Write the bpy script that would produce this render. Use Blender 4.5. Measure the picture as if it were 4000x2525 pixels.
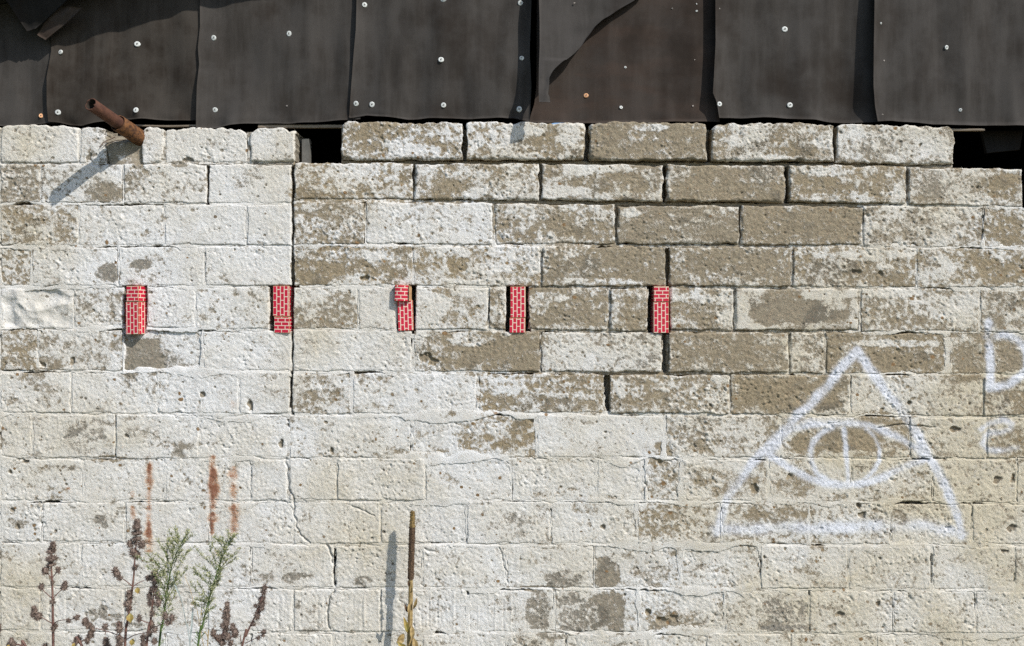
import bpy, math
import numpy as np
C = bpy.context.scene
for o in list(bpy.data.objects):
    bpy.data.objects.remove(o)
COL = C.collection
S = 0.0014            # metres per layout unit on the wall face
ZC, DIST = 1.5, 2.66  # camera height, distance from the wall face

# ------------------------------------------------------------------ camera
cam = bpy.data.cameras.new('camera')
cam.sensor_width = 36
cam.lens = 36 * 1900 / 2408
cam.clip_start, cam.clip_end = 0.05, 500
camo = bpy.data.objects.new('camera', cam)
camo.location = (0, -DIST, ZC)
camo.rotation_euler = (math.radians(90), 0, 0)
COL.objects.link(camo)
C.camera = camo
# ------------------------------------------------------------------ light
SUN = np.array([1.2, -1.0, 1.45]); SUN /= np.linalg.norm(SUN)
w = bpy.data.worlds.new('World'); C.world = w; w.use_nodes = True
nt = w.node_tree
sky = nt.nodes.new('ShaderNodeTexSky'); sky.sky_type = 'NISHITA'; sky.sun_disc = False
sky.ozone_density = 2.5; sky.sun_elevation = math.asin(SUN[2]); sky.sun_rotation = math.atan2(SUN[0], SUN[1])
bg = nt.nodes['Background']; bg.inputs['Strength'].default_value = 0.15
nt.links.new(sky.outputs[0], bg.inputs[0])
sl = bpy.data.lights.new('sun', 'SUN'); sl.energy = 4.3; sl.angle = math.radians(0.53); sl.color = (1.0, 0.965, 0.91)
so = bpy.data.objects.new('sun', sl); COL.objects.link(so)
from mathutils import Vector, Matrix
so.rotation_euler = Vector(SUN).to_track_quat('Z', 'Y').to_euler()
so.location = (6, -5, 8)
C.view_settings.view_transform = 'Standard'; C.view_settings.look = 'None'
C.view_settings.exposure = 0.12; C.view_settings.gamma = 1; C.view_settings.use_curve_mapping = False
C.render.engine = 'CYCLES'
C.cycles.max_bounces = 6
C.cycles.use_denoising = False

# ------------------------------------------------------------------ helpers
def P(px, py, d=0.0):
    """point of the wall face (layout units), d units in front of it"""
    return ((px - 1204) * S, -d * S, ZC + (760 - py) * S)
def PA(px, py, dm):
    """real point dm metres in front of the wall on the sight line through (px,py)"""
    k = 1 - dm / DIST
    return ((px - 1204) * S * k, -dm, ZC + (760 - py) * S * k)
def mesh_obj(name, verts, faces, mat=None, parent=None, smooth=False, origin=None):
    me = bpy.data.meshes.new(name)
    v = np.asarray(verts, dtype=np.float32).reshape(-1, 3)
    if origin is not None:
        v = v - np.asarray(origin, dtype=np.float32)
    if isinstance(faces, np.ndarray) and faces.shape[1] == 4:
        n = len(faces)
        me.vertices.add(len(v)); me.vertices.foreach_set('co', v.ravel())
        me.loops.add(n * 4); me.loops.foreach_set('vertex_index', faces.astype(np.int32).ravel())
        me.polygons.add(n)
        me.polygons.foreach_set('loop_start', np.arange(0, n * 4, 4, dtype=np.int32))
        me.update(calc_edges=True)
    else:
        me.from_pydata(v.tolist(), [], [list(map(int, f)) for f in faces]); me.update()
    if smooth:
        me.polygons.foreach_set('use_smooth', np.ones(len(me.polygons), dtype=bool))
    if mat: me.materials.append(mat)
    o = bpy.data.objects.new(name, me); COL.objects.link(o)
    if origin is not None: o.location = origin
    if parent:
        o.parent = parent
        o.matrix_parent_inverse = Matrix.Translation(-Vector(parent.location)) if not any(parent.rotation_euler) else parent.matrix_world.inverted()
    return o
def empty(name, loc):
    o = bpy.data.objects.new(name, None); o.location = loc; o.empty_display_size = 0.1
    COL.objects.link(o); return o
def tag(o, label=None, cat=None, group=None, kind=None):
    if label: o['label'] = label
    if cat: o['category'] = cat
    if group: o['group'] = group
    if kind: o['kind'] = kind
    return o
def sstep(a, b, x):
    t = np.clip((x - a) / (b - a), 0, 1); return t * t * (3 - 2 * t)

# ------------------------------------------------------------------ raster fields over the wall (1 unit = 1 cell)
RX0, RY0, RW, RH = -700, 250, 3800, 1600
def _bw(n, cell):
    p = np.arange(n) / cell; i = np.floor(p).astype(int); f = (p - i).astype(np.float32)
    m = int(i.max()) + 4
    W = np.zeros((n, m), np.float32); r = np.arange(n)
    W[r, i] = (1 - f) ** 3 / 6; W[r, i + 1] = (3 * f ** 3 - 6 * f ** 2 + 4) / 6
    W[r, i + 2] = (-3 * f ** 3 + 3 * f ** 2 + 3 * f + 1) / 6; W[r, i + 3] = f ** 3 / 6
    return W
def noise(cx, seed, cy=None, h=None, wd=None):
    h = h or RH; wd = wd or RW; cy = cy or cx
    A, B = _bw(h, cy), _bw(wd, cx)
    R = np.random.default_rng(seed).standard_normal((A.shape[1], B.shape[1])).astype(np.float32)
    N = (A @ R) @ B.T
    return N / N.std()
def samp(R, x, y):
    fx = np.clip(np.asarray(x) - RX0, 0, RW - 1.01); fy = np.clip(np.asarray(y) - RY0, 0, RH - 1.01)
    i = fx.astype(int); j = fy.astype(int); a = fx - i; b = fy - j
    return (R[j, i] * (1 - a) + R[j, i + 1] * a) * (1 - b) + (R[j + 1, i] * (1 - a) + R[j + 1, i + 1] * a) * b
GX = (np.arange(RW) + RX0).astype(np.float32)[None, :]
GY = (np.arange(RH) + RY0).astype(np.float32)[:, None]

# course lines: y of each bed joint at the control x positions
CX = [-700, 0, 680, 700, 1300, 1900, 2408, 3100]
ROWS = [[294, 294, 302, 286, 284, 288, 297, 300], [385, 385, 384, 380, 380, 385, 396, 399], [480, 480, 480, 473, 475, 481, 488, 490],
        [579, 579, 578, 577, 578, 580, 584, 586], [675, 675, 674, 674, 675, 677, 679, 680], [773, 773, 777, 775, 779, 780, 782, 783],
        [875, 875, 874, 875, 877, 880, 881, 882], [973, 973, 975, 975, 974, 978, 981, 982], [1078, 1078, 1078, 1078, 1077, 1078, 1079, 1080],
        [1180, 1180, 1179, 1178, 1179, 1181, 1184, 1185], [1275, 1275, 1280, 1280, 1280, 1281, 1283, 1284], [1382, 1382, 1384, 1384, 1385, 1387, 1389, 1389],
        [1484, 1484, 1487, 1487, 1488, 1490, 1492, 1492], [1586] * 8, [1688] * 8, [1790] * 8, [1836] * 8]
def rowy(r, x): return np.interp(x, CX, ROWS[r])
# blocks: (x0, x1, paint coverage, tan 0..1, roughness)
BL = [
 [(0,186,.95,.3,1),(186,248,.85,.3,1.2),(334,386,.93,.3,1),(386,583,.97,.2,1),(587,694,.97,.2,1),(800,1090,.55,.75,1.2),(1092,1378,.62,.8,1),(1384,1664,.1,.7,1.2),(1672,1962,.5,.8,1.1),(1966,2246,.68,.55,1.1)],
 [(0,95,.6,.5,1.2),(95,289,.86,.3,1),(290,486,.9,.4,1),(489,685,.97,.2,1),(690,973,.72,.95,1),(973,1271,.62,.8,1.1),(1272,1561,.48,.7,1),(1566,1848,.1,.75,1.2),(1854,2134,.42,.85,1.1),(2136,2406,.6,.7,1.1)],
 [(0,185,.55,.8,1),(185,386,.95,.4,1),(386,580,.97,.3,1),(580,686,.97,.2,.9),(690,859,.6,.7,1.1),(859,1161,.9,.5,1.1),(1161,1448,.5,.75,1.1),(1451,1740,.17,.65,.9),(1743,2030,.07,.75,1.1),(2030,2312,.62,.6,1),(2312,2600,.5,.8,.8)],
 [(0,74,.45,.7,1),(74,278,.95,.2,.9),(278,482,.95,.2,.9),(482,685,.96,.3,.9),(689,971,.35,.85,1.2),(971,1271,.72,.95,1),(1273,1567,.08,.7,1.1),(1572,1861,.13,.7,1),(1865,2155,.25,.85,1.3),(2155,2450,.45,.85,1.1)],
 [(0,175,.97,.2,.7),(175,290,.88,.4,1.1),(345,460,.95,.4,1),(460,634,.9,.4,1),(689,842,.66,.6,1.1),(842,931,.92,.6,.8),(976,1148,.8,.85,.9),(1148,1191,.12,.8,1.2),(1241,1432,.15,.7,1.2),(1434,1525,.35,.8,1.3),(1576,1726,.35,.75,1.3),(1729,2021,.25,.7,.25),(2024,2304,.5,.7,1.2),(2304,2600,.5,.7,1.1)],
 [(0,88,.55,.8,1),(88,289,.8,.5,1.1),(289,476,.85,.05,1),(476,685,.96,.3,1),(688,970,.96,.3,1.4),(972,1270,.35,.75,1),(1271,1559,.82,.4,1),(1571,1856,.13,.75,1.1),(1858,1940,.55,.7,1.2),(1943,2226,.18,.85,1.1),(2232,2500,.38,.75,1.2)],
 [(0,167,.88,.5,.9),(167,371,.94,.3,1.1),(371,562,.95,.3,1),(562,683,.9,.4,1.2),(686,826,.6,.6,1),(829,1121,.93,.5,1),(1124,1420,.42,.9,1),(1431,1716,.35,.8,1.3),(1718,2000,.12,.9,1.3),(2000,2312,.75,.75,1.2),(2312,2600,.4,.8,1.1)],
 [(0,76,.93,.5,1),(76,272,.88,.3,1),(272,468,.95,.3,1),(468,676,.97,.3,1.1),(680,967,.93,.6,1.1),(969,1261,.82,.95,.9),(1262,1561,.95,.4,.6),(1564,1835,.62,.7,1.2),(1835,2140,.6,.9,1.2),(2140,2320,.8,.8,1),(2320,2600,.55,.8,1.1)],
 [(0,195,.93,.5,1),(195,388,.96,.4,1),(388,590,.97,.4,1),(590,676,.97,.4,1),(679,792,.97,.4,1.1),(792,1000,.97,.5,1.1),(1000,1202,.95,.7,1.1),(1202,1403,.95,.6,1.2),(1403,1519,.93,.6,1.1),(1519,1602,.75,.8,1.3),(1602,1807,.78,.8,1.1),(1807,2002,.82,.8,1.2),(2002,2193,.85,.8,1),(2193,2391,.92,.7,1)],
 [(0,99,.86,.4,1.1),(99,294,.96,.3,1),(294,492,.97,.3,.9),(492,690,.96,.3,1),(690,895,.97,.4,1),(895,1097,.97,.4,1),(1097,1295,.93,.3,1.1),(1295,1498,.95,.5,1.1),(1498,1696,.74,.85,1.1),(1696,1902,.72,.8,1),(1902,2095,.85,.7,1.1),(2095,2286,.9,.7,1),(2286,2480,.93,.6,1)],
 [(0,190,.95,.6,1),(190,392,.97,.3,1),(392,590,.97,.3,1),(590,785,.96,.2,1),(788,993,.97,.3,1),(993,1191,.96,.3,1),(1191,1397,.95,.4,1.1),(1397,1600,.88,.6,1),(1600,1787,.85,.6,1.1),(1787,1995,.88,.7,1),(1995,2189,.92,.6,1),(2192,2386,.93,.5,1),(2386,2580,.93,.5,1)],
 [(0,96,.95,.6,1),(96,292,.96,.2,1),(292,488,.96,.2,1),(488,690,.96,.2,1.1),(690,895,.97,.2,1),(895,1098,.97,.2,1),(1101,1304,.94,.2,.9),(1304,1502,.8,.4,.9),(1502,1704,.85,.7,1.6),(1704,1902,.83,.5,1.2),(1902,2101,.93,.6,1.2),(2101,2294,.94,.6,1),(2294,2490,.94,.6,1)],
 [(0,190,.95,.4,1),(190,390,.96,.3,1),(390,590,.96,.3,1),(590,783,.96,.3,1),(785,992,.97,.3,1),(992,1191,.96,.3,1),(1191,1330,.93,.4,1),(1330,1520,.85,.5,1),(1520,1660,.9,.6,1.4),(1660,1860,.93,.6,1.1),(1860,2060,.94,.6,1),(2060,2260,.94,.6,1),(2260,2460,.94,.6,1)],
 [], [], []]
rg = np.random.default_rng(5)
for r in (13, 14, 15):
    x = -60 if r % 2 else 40
    while x < 2420:
        BL[r].append((x, x + 199, .95, .5, 1)); x += 199
for r in range(16):                       # carry every course on past both ends of the picture
    st = 200 if r > 7 else 290
    x = min(b[0] for b in BL[r])
    while x > -640:
        BL[r].insert(0, (x - st, x, .85 + .1 * rg.random(), .5, 1)); x -= st
    if r < 2: continue
    x = max(b[1] for b in BL[r])
    while x < 3040:
        BL[r].append((x, x + st, .6 + .35 * rg.random(), .6, 1)); x += st

# mortar recess (millimetres behind the face; negative = smeared proud)
QX = [-700, 0, 350, 650, 720, 900, 1200, 1500, 1800, 2100, 2408, 3100]
QY = [250, 400, 480, 580, 680, 780, 880, 980, 1080, 1600, 1850]
QV = np.array([[3,3,4,4,12,18,22,24,22,16,6,4], [1,1,2,3,14,20,22,24,22,12,2,2], [-1,-1,-1,0,3,3,10,20,18,3,-1,-1], [-1,-1,-1,0,0,-1,4,7,8,-1,-2,-2],
      [-1,0,0,0,-1,-2,2,6,5,-2,-2,-2], [-1,-1,-1,0,-1,-2,3,8,7,-2,-2,-2], [-1,-1,-1,-1,-2,-2,4,10,5,-2,-2,-2], [-1,-1,-1,-1,-1,-2,-1,1,-1,-2,-2,-2],
      [-1.5]*12, [-1.5]*12, [-1.5]*12], dtype=np.float32)
QV[QV >= 9] *= 1.25; QV[QV < 0] *= .55
def grid2(V, x, y):
    x = np.clip(x, QX[0], QX[-1] - 1e-3); y = np.clip(y, QY[0], QY[-1] - 1e-3)
    i = np.clip(np.searchsorted(QX, x, 'right') - 1, 0, len(QX) - 2); j = np.clip(np.searchsorted(QY, y, 'right') - 1, 0, len(QY) - 2)
    qx = np.array(QX); qy = np.array(QY)
    a = (x - qx[i]) / (qx[i + 1] - qx[i]); b = (y - qy[j]) / (qy[j + 1] - qy[j])
    return (V[j, i] * (1 - a) + V[j, i + 1] * a) * (1 - b) + (V[j + 1, i] * (1 - a) + V[j + 1, i + 1] * a) * b

n3, n5, n8, n14 = noise(3, 1), noise(5, 2), noise(8, 3), noise(14, 4)
n30, n60, n160 = noise(30, 6), noise(60, 7), noise(160, 8)
nb = noise(19, 12, cy=10); nc = noise(5, 13); nd = noise(42, 14)

# --- coverage of white paint
cov = np.full((RH, RW), .9, np.float32); tan = np.full((RH, RW), .4, np.float32); rough = np.ones((RH, RW), np.float32); mixw = np.full((RH, RW), .35, np.float32); rmx = np.random.default_rng(99)
for r, row in enumerate(BL):
    for (x0, x1, c, t, rr) in row:
        i0, i1 = int(max(0, x0 - RX0)), int(min(RW, x1 - RX0))
        if i1 <= i0: continue
        xm = (x0 + x1) / 2
        j0, j1 = int(rowy(r, xm) - RY0), int(rowy(r + 1, xm) - RY0)
        j0 = max(j0, 0)
        if r == 0: j0 = 0
        ax = np.arange(i0, i1)[None, :] + RX0; ay = np.arange(j0, j1)[:, None] + RY0
        e = np.minimum(np.minimum(ax - x0, x1 - ax), np.minimum(ay - j0 - RY0, j1 + RY0 - ay))
        rim = (.62 if c < .6 else .18) * np.exp(-np.maximum(e, 0) / (7.0 + 4 * rmx.random())) * np.clip(.75 + .6 * n60[j0:j1, i0:i1], 0, 1.4)      # paint clings to the arrises and joints
        cov[j0:j1, i0:i1] = np.clip(c + rim * (1 - c), 0, .985)
        tan[j0:j1, i0:i1] = t
        rough[j0:j1, i0:i1] = rr
        mixw[j0:j1, i0:i1] = rmx.uniform(.12, .62)
def blob(cx, cy, rx, ry, val, t=None, pw=2.0, k=1.0):
    """pull the paint coverage to val inside a soft uneven ellipse"""
    m = 1.6
    i0, i1 = max(0, int(cx - rx * m - RX0)), min(RW, int(cx + rx * m - RX0)); j0, j1 = max(0, int(cy - ry * m - RY0)), min(RH, int(cy + ry * m - RY0))
    if i1 <= i0 or j1 <= j0: return
    ax = (GX[:, i0:i1] - cx) / rx; ay = (GY[j0:j1] - cy) / ry
    q = (np.abs(ax) ** pw + np.abs(ay) ** pw) ** (1 / pw) + .13 * n30[j0:j1, i0:i1] + .07 * n14[j0:j1, i0:i1]
    wgt = (1 - sstep(.78, 1.15, q)) * k
    cov[j0:j1, i0:i1] += (val - cov[j0:j1, i0:i1]) * wgt
    if t is not None: tan[j0:j1, i0:i1] += (t - tan[j0:j1, i0:i1]) * wgt
for b in [(248,455,38,24,.12,.45),(140,440,40,30,.9),(60,530,95,42,.45,.9),(40,455,50,32,.45,.5),(330,622,26,13,.1,.05),(252,640,27,22,.12,.05),(320,408,28,24,.5,.5),
  (430,850,40,16,.55,.05),(340,838,48,40,.03,.3,6),(392,818,12,18,.2,.1),(200,1035,70,34,.72,.1),(232,1222,17,13,.12,.1),(246,1234,9,12,.3,.1),(215,1442,17,20,.15,.1),(240,1436,14,16,.15,.1),
  (275,1452,40,8,.35,.1),(305,1470,40,7,.4,.1),(30,850,50,40,.45,.85),(120,860,40,14,.5,.6),(45,620,40,50,.5,.8),
  (880,310,90,22,.2,.85),(960,345,70,22,.85,.6),(1020,330,50,14,.35,.8),(870,350,40,16,.3,.8),(1290,340,75,26,.18,.85),(1150,330,50,26,.9),(1215,310,60,20,.8),(1340,320,30,34,.95),
  (1540,300,40,9,.8),(1720,320,60,24,.75),(1830,345,90,20,.12,.85),(1900,320,60,18,.5,.8),(2050,340,100,30,.7,.3),(2200,340,35,34,.9),
  (730,455,60,16,.1,.9),(800,400,80,18,.85),(870,455,60,20,.6,.95),(955,430,14,44,.2,.95),(1010,450,80,28,.4,.8),(1180,440,60,30,.75),
  (1370,398,90,14,.95),(1440,430,110,24,.1,.75),(1330,455,60,20,.93),(1420,465,90,12,.6),(1300,400,24,18,.1,.8),(1945,405,90,12,.85),(1930,435,90,18,.12,.85),(2060,440,50,16,.3,.8),(1990,470,110,8,.8),(2100,455,30,26,.85),
  (2200,430,70,30,.7,.4),(2360,440,50,32,.15,.9),(2290,470,40,18,.9),
  (760,540,60,24,.4,.75),(1010,540,130,30,.96),(1230,520,70,30,.55,.7),(1370,530,70,34,.15,.75),(1480,500,26,12,.9),(1700,500,50,14,.6),(2150,540,90,24,.6,.6),(2060,600,120,14,.93),(2375,548,36,30,.12,.85),
  (745,640,55,34,.08,.9),(860,600,60,16,.85,.8),(905,640,50,20,.3,.85),(850,660,60,14,.8),(1075,620,28,24,.12,1.0),(1160,615,40,14,.25,1.0),(1110,650,110,8,.4,1.0),(1220,640,40,22,.6,.9),
  (1330,600,40,20,.6),(1400,662,120,8,.7),(2110,630,40,22,.6,.85),(2200,630,50,40,.85,.6),(2350,640,60,36,.12,.9),(2060,690,110,12,.97),
  (735,700,50,18,.85),(780,750,70,22,.35,.7),(880,730,40,36,.95),(1060,740,50,24,.6,.9),(1085,705,40,10,.3,.8),(1020,720,40,30,.94),(1290,700,60,12,.85),(1270,715,22,24,.85),(1330,770,90,6,.8),(1480,700,40,20,.6),
  (1640,700,60,14,.75),(1700,730,16,36,.85),(1745,730,14,44,.985),(2008,740,10,40,.985),(1940,692,66,14,.985),(1790,768,40,8,.985),(1872,735,108,28,.02,.6,3),(1960,715,30,14,.7),(2100,740,60,22,.35,.8),(2190,720,50,26,.8,.6),(2270,730,40,44,.9),
  (1040,830,50,30,.4,.8),(1160,830,100,44,.07,.75,4),(1110,800,60,16,.9),(1500,850,50,22,.7,.05),(1380,830,90,30,.9),(1640,800,70,12,.5),(1800,800,40,14,.6),(2110,850,100,20,.03,.85,4),(2100,808,120,9,.93),(2240,830,20,40,.75),
  (2375,865,34,46,.05,.75),(2322,850,18,28,.15,.85),(2280,880,40,22,.15,.9),(2390,955,50,44,.15,.9),(2290,1000,30,26,.9),
  (760,930,50,26,.5,.65),(800,920,14,34,.2,.8),(720,900,30,20,.85),(1270,950,120,22,.15,.7),(1190,910,40,24,.9),(1160,960,18,10,.1,1.0),(1340,900,60,20,.3,.9),(1460,920,18,40,.85),(1690,930,25,40,.8),
  (1860,930,110,36,.03,.9,4),(2030,930,38,44,.95,.6),(2100,930,80,40,.85,.7),
  (1228,1015,30,38,.22,1.0),(1150,1030,14,10,.3,.95),(1180,1050,30,10,.3,.95),(1410,1030,70,36,.96),(1680,1030,60,36,.6,.7),(1985,1042,80,30,.03,.9,4),(1885,1045,22,28,.06,.9),(2095,1060,44,20,.45,.9),(2060,985,40,16,.4,.9),(2080,1100,80,26,.85,.8),
  (2385,1050,40,40,.3,.9),(1880,1135,60,20,.65,.8),(1620,1130,70,40,.6,.85),(1700,1150,60,20,.65,.85),(1580,1225,70,40,.45,.85),(1830,1212,80,16,.25,.8),(1660,1210,30,50,.6,.8),(2080,1215,70,16,.65,.7),
  (1212,1240,55,26,.72,.05),(1430,1352,29,30,.06,.4,3),(1540,1345,50,36,.75,.5),(1325,1360,46,20,.35,.2),(1270,1385,60,7,.1,.5),(1620,1340,40,16,.7,.7),(1265,1440,30,46,.3,.25),(1345,1440,40,44,.4,.15),(1428,1440,40,46,.04,.4,4),(1395,1450,30,30,.25,.3),
  (1560,1474,60,14,.35,.5),(1640,1460,40,24,.6,.6),(1850,1440,60,34,.55,.25),(1840,1477,60,9,.15,.1),(1450,1500,30,20,.4,.5),
  (710,1352,36,6,.3,.1),(685,1362,20,16,.35,.1),(850,1368,24,13,.25,.1),(1028,1408,16,6,.3,.1),(1034,1431,24,9,.3,.1),(730,1480,30,60,.93,.1),(700,1422,12,12,.3,.1),(1665,1000,40,20,.5,.7),
  (440,1050,60,20,.85),(420,355+30,24,8,.15,.3),(140,1100,60,10,.5,.6),(240,1080,60,8,.4,.7),(700,780,20,10,.8),(1555,1060,20,24,.35,.8),(1960,1440,60,30,.9)]:
    blob(*b)
# --- fine mottling: a share of the surface equal to cov stays white
Nc = .45 * nd + .65 * nb; Nc /= Nc.std()
Nf = .60 * nc + .65 * n3; Nf /= Nf.std()
N = np.sqrt(mixw) * Nc + np.sqrt(1 - mixw) * Nf
lg = np.log(cov / (1 - cov)) / 1.7
PK = .125
def plevel(lgv, nv): return np.clip(.5 + PK * (lgv + .85 * nv), 0, 1)
paint = plevel(lg, N)
# --- relief (metres)
ridge = np.abs(n5) * .6 + np.abs(noise(8, 33)) * .6
n2 = noise(2.2, 57); H = .00022 * n2 + (-.00024 * (ridge - .9) + .00010 * n8 + .00018 * n14 + .00036 * n3) * rough + .0006 * n60 + .0004 * n30
rz = np.clip(.5 + .5 * noise(55, 51) + .35 * noise(22, 52), 0, 1.6)            # smooth trowelled areas next to pitted ones
H -= .0017 * rz * rough * np.maximum(noise(3, 53) - 1.05, 0) + .0014 * rz * rough * np.maximum(noise(5, 54) - 1.3, 0)                     # sharp little voids between grains
H += .0006 * rz * rough * np.maximum(n3 - 1.0, 0)
H += .0006 * (sstep(.4, .6, paint) - .5)
pebble = np.zeros((RH, RW), np.float32); rust = np.zeros((RH, RW), np.float32); spray = np.zeros((RH, RW), np.float32)
def win(cx, cy, rx, ry):
    i0, i1 = max(0, int(cx - rx - 1 - RX0)), min(RW, int(cx + rx + 2 - RX0)); j0, j1 = max(0, int(cy - ry - 1 - RY0)), min(RH, int(cy + ry + 2 - RY0))
    if i1 <= i0 or j1 <= j0: return None
    return slice(j0, j1), slice(i0, i1), (GX[:, i0:i1] - cx) / rx, (GY[j0:j1] - cy) / ry
r2 = np.random.default_rng(77)
def pit(cx, cy, rx, ry, dep, brown=0.0, keep=0.0):
    q = win(cx, cy, rx * 1.5, ry * 1.5)
    if q is None: return
    a, b, ax, ay = q
    th = r2.random() * 3; ca, sa = math.cos(th), math.sin(th)
    d = np.sqrt((ax * 1.5) ** 2 + (ay * 1.5) ** 2) + .22 * n5[a, b]
    m = 1 - sstep(.55, 1.05, d)
    H[a, b] -= dep * m
    paint[a, b] *= 1 - m * (1 - keep)
    if brown: pebble[a, b] = np.maximum(pebble[a, b], m * brown)
for _ in range(5200):                                                # small voids between the aggregate
    cx, cy = r2.uniform(-700, 3100), r2.uniform(290, 1836)
    rr = 1.1 + 2.6 * r2.random() ** 4
    pit(cx, cy, rr * r2.uniform(.8, 1.5), rr, .0014 + .0022 * r2.random(), keep=.35 * r2.random())
for _ in range(3000):                                                # brown gravel showing through
    cx, cy = r2.uniform(-700, 3100), r2.uniform(290, 1836)
    t = tan[int(cy - RY0), int(min(cx - RX0, RW - 1))]
    if r2.random() > .25 + .75 * t: continue
    rr = 1.3 + 3.2 * r2.random() ** 4
    pit(cx, cy, rr * r2.uniform(.8, 1.4), rr, -.0003, brown=.35 + .6 * r2.random())
for (cx, cy, rx, ry) in [(475,928,6,7),(588,955,7,14),(415,975,5,6),(1859,1121,9,9),(2019,1184,6,9),(2029,1211,8,8),(2346,1129,9,9),(2383,1122,8,16),(2380,1241,10,12),(2361,1295,12,8),(1974,1445,8,7),
     (2065,1420,6,7),(2022,1386,13,7),(2149,582,9,9),(2105,580,10,8),(2139,948,7,6),(1773,1151,10,11),(1419,1240,8,7),(1613,1281,15,9),(1487,1272,22,5),(1601,1104,4,16),(1550,1082,8,9),(60,1085,7,6),(24,1110,5,5),
     (300,1025,5,5),(97,860,14,8),(170,850,10,12),(440,376,14,9),(265,378,10,7),(210,375,9,12),(1525,1440,9,7),(1585,1455,10,8),(1560,1462,30,8),(1600,1478,14,7),(780,1060,5,5),(1250,990,6,5),(2385,985,9,6),(2020,1190,5,6),(2245,1010,12,6),
     (660,1045,8,10),(860,655,12,6),(1000,840,14,10),(1020,850,10,7),(985,795,8,6),(2010,640,12,8),(2070,645,10,8),(40,1240,5,5),(30,1200,6,5),(1470,1400,5,4),(455,1420,9,7),(475,1470,7,5)]:
    pit(cx, cy, rx * r2.uniform(.8, 1.1), ry * r2.uniform(.8, 1.1), .007, brown=.25)
# broken rough face of the leftmost block under the joint, and the set-back face below the first toy slot
q = win(86, 725, 92, 50)
m = (1 - sstep(.8, 1.0, np.maximum(np.abs(q[2]), np.abs(q[3]))))
fz = -np.abs(noise(46, 41, cy=30))[q[0], q[1]] * .75 - .4 * np.abs(noise(19, 42))[q[0], q[1]]
H[q[0], q[1]] += m * (.0075 * (fz + .8) + .0022 * n14[q[0], q[1]])
m = ((GX > 289) & (GX < 476) & (GY > 773) & (GY < 876))
H[m] -= .0045
# cracks
def seg_dist(px, py, pts, box=40):
    d = None
    for (x0, y0), (x1, y1) in zip(pts[:-1], pts[1:]):
        vx, vy = x1 - x0, y1 - y0; L = vx * vx + vy * vy + 1e-9
        t = np.clip(((px - x0) * vx + (py - y0) * vy) / L, 0, 1)
        dd = np.hypot(px - x0 - t * vx, py - y0 - t * vy)
        d = dd if d is None else np.minimum(d, dd)
    return d
def around(pts, pad):
    xs = [p[0] for p in pts]; ys = [p[1] for p in pts]
    i0, i1 = max(0, int(min(xs) - pad - RX0)), min(RW, int(max(xs) + pad - RX0)); j0, j1 = max(0, int(min(ys) - pad - RY0)), min(RH, int(max(ys) + pad - RY0))
    return slice(j0, j1), slice(i0, i1)
crackH = np.zeros((RH, RW), np.float32)
CR = [([(676,1078),(675,1120),(680,1150),(690,1178),(692,1210),(700,1240),(712,1264),(730,1277)],1.7,.007),
      ([(786,1388),(772,1410),(766,1440),(775,1482)],1.6,.012),([(771,1282),(780,1300),(786,1330)],1.8,.01),
      ([(1000,1290),(1020,1300)],1.2,.006),([(830,1188),(850,1200),(880,1215)],1.4,.006),([(1178,1290),(1185,1330),(1195,1370)],1.2,.005),
      ([(2066,1010),(2120,1000),(2200,1003)],1.5,.008)]
for pts, wd, dep in CR:
    a, b = around(pts, 12)
    d = seg_dist(GX[:, b] + 2.0 * n8[a, b], GY[a] + 2.0 * n14[a, b], pts)
    m = 1 - sstep(wd * .5, wd * 1.3, d)
    crackH[a, b] += dep * m
H -= crackH
# old drips of thick paint: thin raised vertical runs
for _ in range(46):
    x = r2.uniform(640, 1250) if r2.random() < .8 else r2.uniform(100, 700)
    y0 = r2.uniform(1390, 1420); L = r2.uniform(30, 110)
    q = win(x, y0 + L / 2, 2.2, L / 2)
    m = np.exp(-(q[2] * 1.6) ** 2) * (1 - sstep(.8, 1, np.abs(q[3])))
    H[q[0], q[1]] += .0016 * m * (1 if r2.random() < .55 else -1.2)
# rust runs (x, y0, y1, halfwidth, strength)
for (x, y0, y1, hw, k) in [(350,1080,1185,6,.8),(350,1165,1285,8,1.0),(350,1290,1300,8,.6),(500,1075,1182,7.5,1.15),(500,1160,1204,6,.8),(500,1202,1232,8,1.0),(498,1214,1258,4,1.1),(550,1100,1128,8,.8),(550,1118,1182,6,.5),(549,1180,1268,8,.62),
      (311,1150,1170,5,.5),(312,1185,1225,6,.5),(160,1145,1152,4,.8),(548,940,960,8,.25),(510,1290,1310,8,.3)]:
    q = win(x, (y0 + y1) / 2, hw * 2.4, (y1 - y0) / 2 * 1.25)
    a, b = q[0], q[1]
    wv = 1 + .16 * n14[a, b] + .10 * n30[a, b] + .30 * q[3]
    m = np.exp(-(q[2] * 2.4 * .85 / np.clip(wv, .35, 2)) ** 2) * (1 - sstep(.35, 1.0, np.abs(q[3] + .12 * n8[a, b]))) * np.clip(.95 + .16 * n8[a, b] + .10 * n14[a, b], .3, 1.3)
    rust[a, b] = np.maximum(rust[a, b], np.clip(k * m * (1.15 + .10 * n5[a, b]), 0, 1))
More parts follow.
